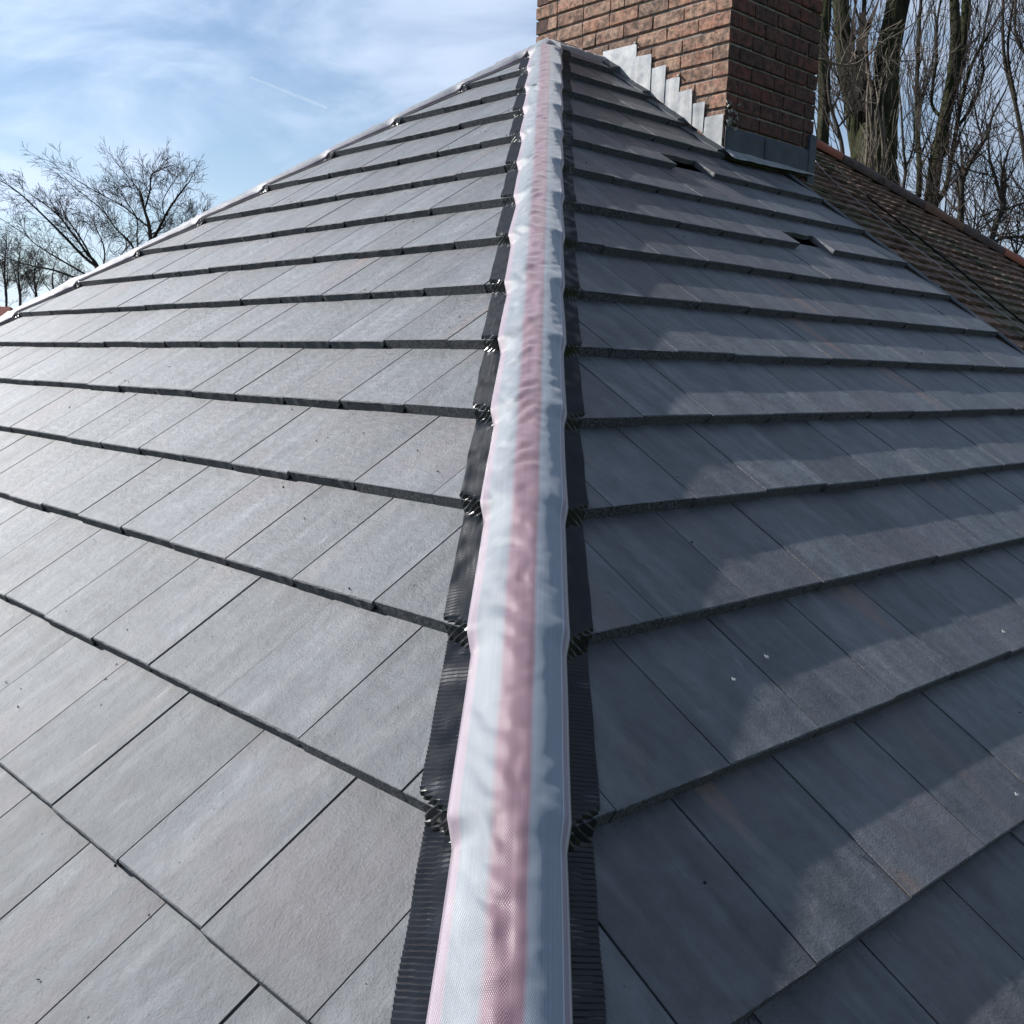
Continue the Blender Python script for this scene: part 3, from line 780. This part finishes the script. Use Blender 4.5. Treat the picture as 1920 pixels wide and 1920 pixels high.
# half round hip tiles
marks = [(1500, 255), (1574, 301), (1646, 341), (1719, 382), (1789, 421), (1861, 462), (1935, 503), (2010, 545), (2090, 590), (2180, 640)]
mats = [M_capred, M_capdark, M_capdark, M_capbrown, M_capdark, M_capred, M_capdark, M_capbrown, M_capdark]
sideV = ht.cross(V((0, 0, 1))).normalized(); upV = sideV.cross(ht).normalized()
if upV.z < 0: upV = -upV
tl_ = []
for (px, py) in marks:
    p = hit(px, py, h1, n_B); tl_.append((p-h1).dot(ht))
for i in range(len(marks)-1):
    t0, t1 = tl_[i]+0.012, tl_[i+1]-0.012; vs = []; n = 12; R0 = 0.225
    jit = rng.uniform(-0.008, 0.008)
    for kk_, tt in enumerate((t0, t0+0.03, (t0+t1)/2, t1-0.03, t1)):
        for rr_ in (R0 if kk_ in (1, 2, 3) else R0-0.008, R0-0.04):
            for k in range(n+1):
                an = math.pi*(-0.06 + 1.12*k/n)
                vs.append(W(h1 + ht*tt + sideV*(math.cos(an)*rr_) + upV*(math.sin(an)*rr_*0.9 - 0.05 + jit*(kk_-2))))
    m_ = n+1; fs = []
    for r_ in range(4):
        for k in range(n):
            a = r_*2*m_+k; b = (r_+1)*2*m_+k
            fs.append((a, a+1, b+1, b)); fs.append((a+m_, b+m_, b+m_+1, a+m_+1))
    for r_ in (0, 4):
        for k in range(n):
            a = r_*2*m_+k; fs.append((a, a+m_, a+m_+1, a+1) if r_ == 0 else (a, a+1, a+m_+1, a+m_))
    for r_ in range(4):
        a = r_*2*m_; b = (r_+1)*2*m_
        fs.append((a, b, b+m_, a+m_)); fs.append((a+n, a+m_+n, b+m_+n, b+n))
    o = obj('hip_tile', mesh_from('hip_tile', vs, fs, mats[i], False), nb); o.matrix_parent_inverse = HN
# bedding mortar beneath the hip tiles
mb = MB()
pts = [h1 + ht*(tl_[0] + (tl_[-1]-tl_[0])*i/60) + upV*(0.0+0.02*rng.uniform(-1, 1)) for i in range(61)]
mb.tube([W(p) for p in pts], [0.17*G]*61, 8)
o = mb.build('mortar_bed', M_capdark, nb); o.matrix_parent_inverse = HN
# the slope beyond the hip, and walls
far = MB()
q0, q1 = h1-ht*3, h1+ht*16
side2 = V((-n_B.x, -n_B.y, 0)).normalized()
far.add([W(q0-n_B*.1), W(q1-n_B*.1), W(q1+side2*9+V((0, 0, -7))), W(q0+side2*9+V((0, 0, -7)))], [(0, 1, 2, 3)])
o = far.build('roof_slope', M_capdark, nb); o.matrix_parent_inverse = HN
def walls(parent, inv, corners, ztop, m):
    mb = MB(); n = len(corners)
    vs = [V((W(c).x, W(c).y, -0.2)) for c in corners] + [V((W(c).x, W(c).y, ztop)) for c in corners]
    mb.add(vs, [(i, (i+1) % n, n+(i+1) % n, n+i) for i in range(n)])
    o = mb.build('wall', m, parent); o.matrix_parent_inverse = inv; return o
smE = 16.6
cN = d_R*smE - e_R*CS*smE; cR = d_R*smE + e_R*VERGE; cF = dK*smE + e_R*VERGE; cL = e_L*CS*smE + d_L*smE
ze = W(cN).z - 0.1
walls(house, HM, [cN, cR, cF, cL], ze, M_wallbrick)
cR2 = cR + e_B*13; walls(nb, HN, [cR+e_B*0.05, cR2, cR2+side2*14, cF+e_B*0.05], ze-0.25, M_wallbrick)
# gutters along the eaves
for a, b in ((cN, cR), (cN, cL)):
    mb = MB(); dirv = (b-a).normalized(); outw = V((dirv.y, -dirv.x, 0)); outw = outw if outw.dot(V((0, -1, 0)) if True else a) > 0 else -outw
    pts = [W(a*1.0 + (b-a)*t + outw*0.9 + V((0, 0, -0.75))) for t in (0, .25, .5, .75, 1)]
    mb.tube(pts, [0.055]*5, 10); o = mb.build('gutter', M_gutter, house); o.matrix_parent_inverse = HM

# cable lying across the old roof, its shadow added as a black strand
def cable(name, pix, r, m, label, h=0.10):
    pts = []
    P = [hit(px, py, O_B + n_B*h, n_B) for px, py in pix]
    for i in range(len(P)-1):
        for t in range(8): pts.append(W(P[i].lerp(P[i+1], t/8)))
    pts.append(W(P[-1])); mb = MB(); mb.tube(pts, [r]*len(pts), 6); o = mb.build(name, m, None, True); tag(o, label, 'cable')
cable('roof_cable_and_shadow', [(1522, 289), (1531, 305), (1549, 326), (1577, 352), (1632, 396), (1700, 452), (1780, 512), (1860, 573), (1940, 634)], 0.0028, M_cablew, 'thin white cable running diagonally down the brown clay roof from the chimney')
cable('roof_cable_and_shadow', [(1566, 312), (1590, 335), (1640, 380), (1720, 443), (1800, 508), (1870, 566), (1940, 622)], 0.006, M_cableshadow, 'black strand standing in for a cable shadow on the brown clay roof just above the white cable')  # cable shadow modelled as a thin black strand

# ------------------------------------------------------------------ crumbs of moss and mortar on the tiles
mb = MB(); r3 = random.Random(5)
for i in range(420):
    side = 1 if i % 4 == 0 else -1
    e, d, n = (e_L, d_L, n_L) if side < 0 else (e_R, d_R, n_R)
    s = r3.uniform(3, 15.4); a = r3.uniform(-CS*s+0.6, (CS*s*0.4 if side < 0 else VERGE-0.2))
    p = e*a + d*s; h = wedge(s, 0)
    if not in_view(p, 20): continue
    r = r3.choice((0.005, 0.006, 0.008, 0.012)); c = p + n*(h+r*0.5)
    vs = [c + V((r3.uniform(-1, 1), r3.uniform(-1, 1), r3.uniform(-1, 1))).normalized()*r for _ in range(5)]
    mb.add([W(v) for v in vs], [(0, 1, 2), (0, 2, 3), (0, 3, 4), (1, 2, 3), (1, 3, 4), (0, 1, 4)])
o = mb.build('moss_crumbs', M_felt); tag(o, 'dark crumbs of moss and mortar scattered over the grey roof tiles', 'debris', kind='stuff')
# small white petals on the right slope
k = 0
M_petal = simple('petal', (0.28, 0.28, 0.28), (0.42, 0.42, 0.42), 4, 0.6, 0.3, 0)
for (px, py, lab) in ((1875, 1192, 'tiny white fleck on the shaded roof tiles near the right edge'), (1897, 1498, 'tiny white fleck lower down on the sunlit band of a roof tile'), (1436, 1233, 'tiny pale fleck on the shaded tile nearest the pleated strip'), (1373, 1277, 'faint grey fleck on the shaded tile beside the hip')):
    p = hit(px, py, -n_R*0.05, n_R); h = wedge(p.dot(d_R), 0); p = p + n_R*(h+0.05+0.006)
    mb = MB(); vs = [p + (e_R*math.cos(t)*0.010*(1+0.4*math.sin(t*2+1)) + d_R*math.sin(t)*0.022)*(0.8 if k % 2 else 1) + n_R*0.004*math.cos(3*t) for t in [i*math.pi/4 for i in range(8)]]
    vs2 = [v + n_R*0.004 for v in vs]
    mb.add([W(v) for v in vs+vs2], [tuple(range(7, -1, -1)), tuple(range(8, 16))] + [(i, (i+1) % 8, 8+(i+1) % 8, 8+i) for i in range(8)])
    o = mb.build('petal', M_petal); tag(o, lab, 'petal', 'white flecks on the right slope'); k += 1

# ------------------------------------------------------------------ ground
mb = MB(); mb.add([V((-4000, -4000, 0)), V((4000, -4000, 0)), V((4000, 4000, 0)), V((-4000, 4000, 0))], [(0, 1, 2, 3)])
tag(mb.build('ground', M_grass), kind='structure')

# ------------------------------------------------------------------ trees
def limb_path(pix, dist, zig, r):
    pts = [W(at(px, py, dist)) for px, py in pix]; outp = []
    # small depth wander so that the limbs spread in three dimensions
    dd = 0; acc = []
    for i, p in enumerate(pts):
        acc.append(p + fw*dd); dd += r.uniform(-1, 1)*zig
    # Catmull-Rom refinement
    for i in range(len(acc)-1):
        p0, p1, p2, p3 = acc[max(i-1, 0)], acc[i], acc[i+1], acc[min(i+2, len(acc)-1)]
        for t in (0, .125, .25, .375, .5, .625, .75, .875):
            outp.append(0.5*((2*p1) + (p2-p0)*t + (2*p0-5*p1+4*p2-p3)*t*t + (3*p1-p0-3*p2+p3)*t*t*t))
    outp.append(acc[-1]); return outp
def twig(mb, p, d, L, r0, level, r, upw, spread, seglen, nch):
    if level < 2 and RMIN > 0.005: L = max(L, 0.42)
    n = max(3, int(L/seglen)); pts = [p]; rad = [r0]; dd = d.normalized(); q = p
    for i in range(n):
        dd = (dd + V((r.uniform(-1, 1), r.uniform(-1, 1), r.uniform(-1, 1)))*0.17 + V((0, 0, upw))).normalized()
        q = q + dd*(L/n); pts.append(q); rad.append(max(r0*(1-0.8*(i+1)/n), RMIN))
    mb.tube(pts, rad, 3)
    if level > 0:
        for c in range(nch):
            i = int(1 + (n-1)*((c+r.random())/nch)); i = min(i, n)
            t = (pts[i]-pts[i-1]).normalized(); a = t.cross(V((r.uniform(-1, 1), r.uniform(-1, 1), r.uniform(-1, 1)))).normalized()
            nd = t*math.cos(spread) + a*math.sin(spread)
            twig(mb, pts[i], nd, L*(0.62-0.25*i/n)*r.uniform(0.7, 1.2), rad[i]*0.7, level-1, r, upw, spread, seglen*0.8, nch)
def tree(name, label, cat, group, limbs, dist, seed, rstart, rend, spread, upw, twlen, twn, level, nch, mat_, tmat, zig=0.5, base=None, tdir=None, seglen=0.25):
    r = random.Random(seed); trunk = MB(); crown = MB()
    p0 = W(at(limbs[0][0][0][0], limbs[0][0][0][1], dist)); root = empty(name, (p0.x, p0.y, 0)); inv = Matrix.Translation(root.location).inverted()
    tag(root, label, cat, group)
    g = V((p0.x, p0.y, -0.1))
    for li, (pix, ra, rb) in enumerate(limbs):
        pts = limb_path(pix, dist, zig if li else 0.0, r)
        if li == 0 and base is None: pts = [g, g.lerp(pts[0], .5) + V((r.uniform(-.1, .1), 0, 0))] + pts
        n = len(pts); rad = [ra*(1-i/(n-1)) + rb*(i/(n-1)) for i in range(n)]
        trunk.tube(pts, rad, 16 if ra > 0.08 else 6, 0.35 if ra > 0.05 else 0)
        for c in range(int(twn*(1.0 if li else 0.5))):
            i = int((n-2)*(0.12+0.88*(c+r.random())/twn))+1; i = min(max(i, 3 if li == 0 else 1), n-1)
            t = (pts[i]-pts[i-1]).normalized(); a = t.cross(V((r.uniform(-1, 1), r.uniform(-1, 1), r.uniform(-1, 1)))).normalized()
            sp = spread*r.uniform(0.7, 1.3); nd = t*math.cos(sp) + a*math.sin(sp)
            twig(crown, pts[i], nd, twlen*r.uniform(0.55, 1.25)*(1-0.4*i/n), max(rad[i]*0.45, RMIN) if rad[i] < 0.05 else r.uniform(0.008, 0.02), level, r, upw, spread, seglen, nch)
        # continuing tip
        twig(crown, pts[-1], (pts[-1]-pts[-2]), twlen*0.8, rb, level, r, upw, spread, seglen, nch)
    o = trunk.build('trunk', mat_, root, True); o.matrix_parent_inverse = inv
    o = crown.build('crown', tmat, root); o.matrix_parent_inverse = inv
    return root, len(crown.f)
# --- left: bare broad trees beyond the far hip
RMIN = 0.0085
nf = []
g1 = 'bare trees beyond the left hip'
nf.append(tree('bare_tree', 'wide bare tree with fan shaped crown standing highest above the left hip', 'tree', g1,
   [([(285, 640), (283, 520), (283, 455), (279, 420), (271, 395)], 0.16, 0.07), ([(283, 455), (302, 430), (327, 402), (350, 375), (362, 350)], 0.09, 0.03),
    ([(279, 425), (262, 412), (232, 387), (192, 362), (150, 342), (118, 322)], 0.06, 0.014), ([(268, 500), (250, 462), (222, 432), (196, 398), (160, 370)], 0.08, 0.02),
    ([(271, 395), (262, 362), (242, 335), (222, 312)], 0.06, 0.02), ([(271, 395), (285, 362), (290, 335), (306, 322)], 0.06, 0.02), ([(283, 440), (300, 412), (305, 380), (330, 350)], 0.05, 0.02),
    ([(262, 500), (252, 440), (246, 400), (225, 360), (205, 330)], 0.05, 0.02), ([(285, 520), (310, 470), (345, 440), (375, 420)], 0.05, 0.015)],
   175, 3, 1, 1, 0.62, 0.010, 2.1, 16, 2, 4, M_bark, M_twig, zig=0.9)[1])
nf.append(tree('bare_tree', 'low spreading bare tree left of the fan shaped one, limbs leaning to the left', 'tree', g1,
   [([(200, 660), (192, 560), (182, 500), (165, 478)], 0.16, 0.07), ([(182, 500), (150, 476), (118, 440), (84, 405), (52, 375), (30, 362)], 0.09, 0.02),
    ([(170, 520), (120, 492), (70, 460), (36, 432), (4, 412)], 0.06, 0.014), ([(165, 478), (140, 440), (112, 405), (70, 375)], 0.07, 0.02), ([(180, 500), (160, 455), (140, 420), (120, 390)], 0.06, 0.02),
    ([(165, 530), (110, 512), (60, 500), (20, 490)], 0.07, 0.02), ([(190, 520), (196, 470), (180, 430), (160, 400)], 0.05, 0.02), ([(192, 530), (215, 480), (220, 440), (205, 415)], 0.05, 0.015)],
   170, 8, 1, 1, 0.62, 0.010, 2.0, 16, 2, 4, M_bark, M_twig, zig=0.9)[1])
for i, (x, y, h, lab) in enumerate([(10, 560, 130, 'upright bare tree at the left edge of the thicket behind the hip'), (36, 560, 118, 'second bare tree from the left edge of the thicket'), (66, 560, 100, 'shorter bare tree in the middle of the thicket'), (100, 560, 84, 'low bare tree at the right end of the thicket'), (136, 570, 60, 'very low bare bush filling the gap right of the thicket'), (-25, 570, 140, 'bare tree partly cut off by the left edge of the view')]):
    nf.append(tree('bare_tree', lab, 'tree', g1, [([(x, y+70), (x+2, y), (x-2, y-h*0.4), (x+2, y-h*0.75)], 0.12, 0.03), ([(x, y-8), (x-12, y-h*0.35), (x-20, y-h*0.75)], 0.05, 0.015), ([(x, y-5), (x+14, y-h*0.3), (x+20, y-h*0.65)], 0.05, 0.015)],
      215+9*i, 20+i, 1, 1, 0.6, 0.02, 1.9, 15, 2, 4, M_bark, M_twig, zig=0.8)[1])
nf.append(tree('bare_tree', 'faint small bare tree at the right of the fan shaped crown', 'tree', g1, [([(352, 600), (350, 500), (352, 450), (350, 425)], 0.10, 0.03), ([(350, 480), (372, 440), (390, 405)], 0.05, 0.015), ([(350, 480), (330, 440), (315, 425)], 0.05, 0.015)],
      230, 41, 1, 1, 0.6, 0.015, 1.5, 12, 2, 4, M_bark, M_twig, zig=0.8)[1])

# --- right: tall poplars beyond the chimney and the brown roof
RMIN = 0.0035
g2 = 'poplars behind the neighbouring roof'
nf.append(tree('poplar_tree', 'thick mossy poplar whose trunk forks into two big stems right of the chimney', 'tree', g2,
   [([(1646, 420), (1640, 300), (1634, 240)], 0.33, 0.27), ([(1622, 300), (1612, 200), (1592, 110), (1585, 0), (1580, -120)], 0.17, 0.10), ([(1655, 300), (1660, 200), (1670, 100), (1686, 0), (1698, -140)], 0.20, 0.17),
    ([(1632, 230), (1624, 130), (1626, 40), (1634, -80)], 0.045, 0.03), ([(1622, 320), (1608, 260), (1602, 215)], 0.10, 0.07)],
   45, 51, 1, 1, 0.42, 0.10, 2.0, 11, 1, 4, M_poplar, M_twig, zig=0.15, seglen=0.18)[1])
nf.append(tree('poplar_tree', 'slim mossy trunk showing in the gap directly beside the chimney', 'tree', g2,
   [([(1540, 400), (1541, 280), (1546, 180), (1541, 90), (1549, 0), (1552, -120)], 0.085, 0.07)], 40, 52, 1, 1, 0.5, 0.09, 1.4, 14, 1, 4, M_poplar, M_twig, zig=0.1, seglen=0.16)[1])
nf.append(tree('poplar_tree', 'dark leaning poplar with several rising stems, centre right of the sky', 'tree', g2,
   [([(1745, 460), (1746, 380), (1756, 300), (1772, 220), (1786, 140), (1792, 70), (1788, -20), (1790, -120)], 0.13, 0.06), ([(1766, 290), (1786, 200), (1806, 120), (1828, 50), (1838, -20), (1846, -120)], 0.09, 0.07),
    ([(1756, 380), (1782, 340), (1790, 270), (1794, 200), (1804, 140), (1830, 90)], 0.05, 0.02), ([(1722, 370), (1722, 320), (1730, 230), (1738, 140), (1738, 60), (1744, -40)], 0.05, 0.025),
    ([(1794, 240), (1820, 200), (1840, 140), (1852, 80), (1862, 0)], 0.03, 0.015), ([(1772, 225), (1754, 185), (1750, 120), (1756, 40), (1762, -40)], 0.03, 0.015)],
   50, 53, 1, 1, 0.36, 0.11, 1.9, 17, 1, 5, M_poplar, M_twig, zig=0.3, seglen=0.15)[1])
nf.append(tree('poplar_tree', 'finely twigged bare tree cut off by the right edge of the view', 'tree', g2,
   [([(1935, 470), (1930, 400), (1922, 300), (1905, 200), (1885, 120), (1880, 40), (1884, -60)], 0.05, 0.02), ([(1925, 320), (1915, 260), (1925, 180), (1912, 100), (1905, 20)], 0.03, 0.012), ([(1930, 380), (1942, 280), (1930, 160), (1935, 60)], 0.03, 0.015), ([(1922, 200), (1935, 130), (1915, 60), (1925, -30)], 0.04, 0.02), ([(1905, 190), (1880, 110), (1876, 30)], 0.03, 0.015)],
   52, 54, 1, 1, 0.5, 0.07, 1.4, 14, 1, 5, M_bark, M_twig, zig=0.3, seglen=0.14)[1])
nf.append(tree('young_tree', 'slender young tree forking like a letter Y above the dark cap tiles', 'tree', g2,
   [([(1800, 480), (1801, 420), (1802, 372), (1803, 342)], 0.045, 0.035), ([(1803, 342), (1820, 300), (1842, 262), (1858, 220), (1876, 180)], 0.030, 0.010), ([(1803, 342), (1795, 315), (1788, 300)], 0.018, 0.008), ([(1842, 262), (1834, 230), (1826, 200)], 0.016, 0.006)],
   38, 55, 1, 1, 0.75, 0.03, 0.9, 12, 1, 4, M_bark, M_twig, zig=0.1, seglen=0.1)[1])
nf.append(tree('young_tree', 'crooked young tree leaning left above the last red cap tile', 'tree', g2,
   [([(1852, 560), (1856, 470), (1868, 420), (1880, 390), (1882, 372)], 0.04, 0.03), ([(1880, 390), (1866, 340), (1850, 300), (1842, 262)], 0.022, 0.009), ([(1881, 380), (1882, 330), (1886, 290), (1902, 260)], 0.02, 0.008), ([(1862, 455), (1890, 442), (1930, 440)], 0.022, 0.016), ([(1875, 400), (1905, 382), (1935, 370)], 0.014, 0.008), ([(1880, 395), (1855, 400), (1830, 420)], 0.014, 0.006)],
   36, 56, 1, 1, 0.75, 0.02, 0.9, 13, 1, 4, M_bark, M_twig, zig=0.1, seglen=0.1)[1])
nf.append(tree('young_tree', 'thin sapling standing between the forked poplar and the leaning poplar', 'tree', g2,
   [([(1693, 420), (1693, 360), (1698, 318), (1694, 280), (1690, 210), (1686, 170)], 0.028, 0.010), ([(1697, 318), (1708, 285), (1712, 240), (1710, 190)], 0.016, 0.006), ([(1690, 230), (1702, 215), (1714, 205)], 0.010, 0.004)],
   40, 57, 1, 1, 0.4, 0.09, 1.0, 12, 1, 4, M_bark, M_twig, zig=0.1, seglen=0.1)[1])
nf.append(tree('young_tree', 'curved sapling just right of the chimney with red brown buds', 'tree', g2,
   [([(1585, 400), (1580, 290), (1572, 245), (1558, 200), (1552, 150), (1558, 110)], 0.03, 0.012), ([(1560, 205), (1575, 170), (1570, 130)], 0.014, 0.006), ([(1570, 240), (1590, 215), (1592, 180)], 0.012, 0.005)],
   37, 58, 1, 1, 0.5, 0.06, 1.0, 14, 1, 4, M_bark, M_twig, zig=0.1, seglen=0.1)[1])
# low bushy saplings at the skyline, and pale shoots in front of the big trunk
for i, (x, y, lab) in enumerate([(1770, 420, 'scrubby sapling low behind the cap tiles'), (1825, 440, 'scrubby sapling between the two crooked young trees'), (1905, 480, 'scrubby sapling above the red cap tile at the right edge')]):
    nf.append(tree('young_tree', lab, 'tree', g2, [([(x, y+60), (x, y), (x+4, y-50), (x-3, y-90)], 0.02, 0.006), ([(x, y), (x+18, y-40), (x+24, y-80)], 0.012, 0.005), ([(x, y), (x-16, y-40), (x-20, y-70)], 0.012, 0.005)],
      42+i, 60+i, 1, 1, 0.5, 0.05, 1.0, 16, 1, 4, M_bark, M_twig, zig=0.1, seglen=0.1)[1])
shoots = []
for i, (x, y) in enumerate([(1622, 335), (1640, 340), (1650, 350), (1662, 350), (1634, 330)]):
    lim = [([(x, y+60), (x, y), (x+random.Random(i).uniform(-6, 6), y-70), (x+random.Random(i+5).uniform(-12, 12), y-150)], 0.022, 0.010)]
    nf.append(tree('pale_shoot', ['pale straight shoot leftmost in front of the mossy trunk', 'pale shoot in front of the middle of the mossy trunk', 'pale shoot just right of the trunk centre', 'pale shoot along the right side of the mossy trunk', 'pale shoot between the leftmost and the middle one'][i], 'shoot', 'pale shoots before the mossy trunk', lim,
      36, 70+i, 1, 1, 0.35, 0.10, 0.8, 9, 1, 3, M_palevine, M_palevine, zig=0.05, seglen=0.1)[1])
nf.append(tree('climbing_branch', 'pale crooked branch reaching across the mossy trunks from the chimney', 'branch', None,
   [([(1528, 113), (1545, 112), (1575, 122), (1608, 118), (1640, 92), (1660, 76), (1690, 60), (1715, 42)], 0.016, 0.006), ([(1640, 98), (1665, 112), (1690, 118), (1735, 120)], 0.010, 0.004), ([(1620, 110), (1608, 140), (1598, 170)], 0.008, 0.004), ([(1575, 122), (1590, 90), (1620, 70), (1660, 20)], 0.008, 0.004)],
   34, 90, 1, 1, 0.7, 0.0, 0.5, 8, 1, 3, M_palevine, M_palevine, zig=0.05, seglen=0.07, base=1)[1])
print('twig faces', sum(nf))

# ------------------------------------------------------------------ small far house at the left edge
fp = W(at(-10, 590, 130)); fh = empty('distant_house', (fp.x, fp.y, 0)); tag(fh, 'distant house with a dark red roof at the far left edge', 'house')
inv = Matrix.Translation(fh.location).inverted()
zt = W(at(2, 573, 130)).z
mb = MB(); mb.v = [(fp.x-6, fp.y-3, zt-2.4), (fp.x+2.0, fp.y-3, zt-2.4), (fp.x+2.0, fp.y+5, zt-2.4), (fp.x-6, fp.y+5, zt-2.4), (fp.x-5, fp.y+1, zt), (fp.x+0.2, fp.y+1, zt)]
mb.f = [(0, 1, 5, 4), (1, 2, 5), (2, 3, 4, 5), (3, 0, 4), (3, 2, 1, 0)]
o = mb.build('roof', M_redroof, fh); o.matrix_parent_inverse = inv
mb = MB(); mb.box((fp.x-5.7, fp.y-2.7, 0), (7.4, 0, 0), (0, 7.4, 0), (0, 0, zt-2.4)); o = mb.build('wall', M_wallbrick, fh); o.matrix_parent_inverse = inv

# ------------------------------------------------------------------ contrail: a thin ribbon of ice cloud high up
mc = bpy.data.materials.new('contrail_ice'); mc.use_nodes = True; t = mc.node_tree; t.nodes.clear()
oo = t.nodes.new('ShaderNodeOutputMaterial'); tr = t.nodes.new('ShaderNodeBsdfTransparent'); df = t.nodes.new('ShaderNodeBsdfTranslucent'); mxx = t.nodes.new('ShaderNodeMixShader')
df.inputs[0].default_value = (0.95, 0.95, 0.95, 1); mxx.inputs[0].default_value = 0.08
t.links.new(tr.outputs[0], mxx.inputs[1]); t.links.new(df.outputs[0], mxx.inputs[2]); t.links.new(mxx.outputs[0], oo.inputs[0])
a, b = W(at(470, 145, 16000)), W(at(612, 202, 16000)); mb = MB()
pts = [a.lerp(b, i/20) for i in range(21)]; mb.tube(pts, [3.0+7.0*math.sin(math.pi*min(1, (i+1)/14)*0.5)*(1 if i < 18 else 0.5) for i in range(21)], 8)
o = mb.build('contrail', mc, None, True); tag(o, 'short thin white contrail slanting down across the blue sky', 'contrail')
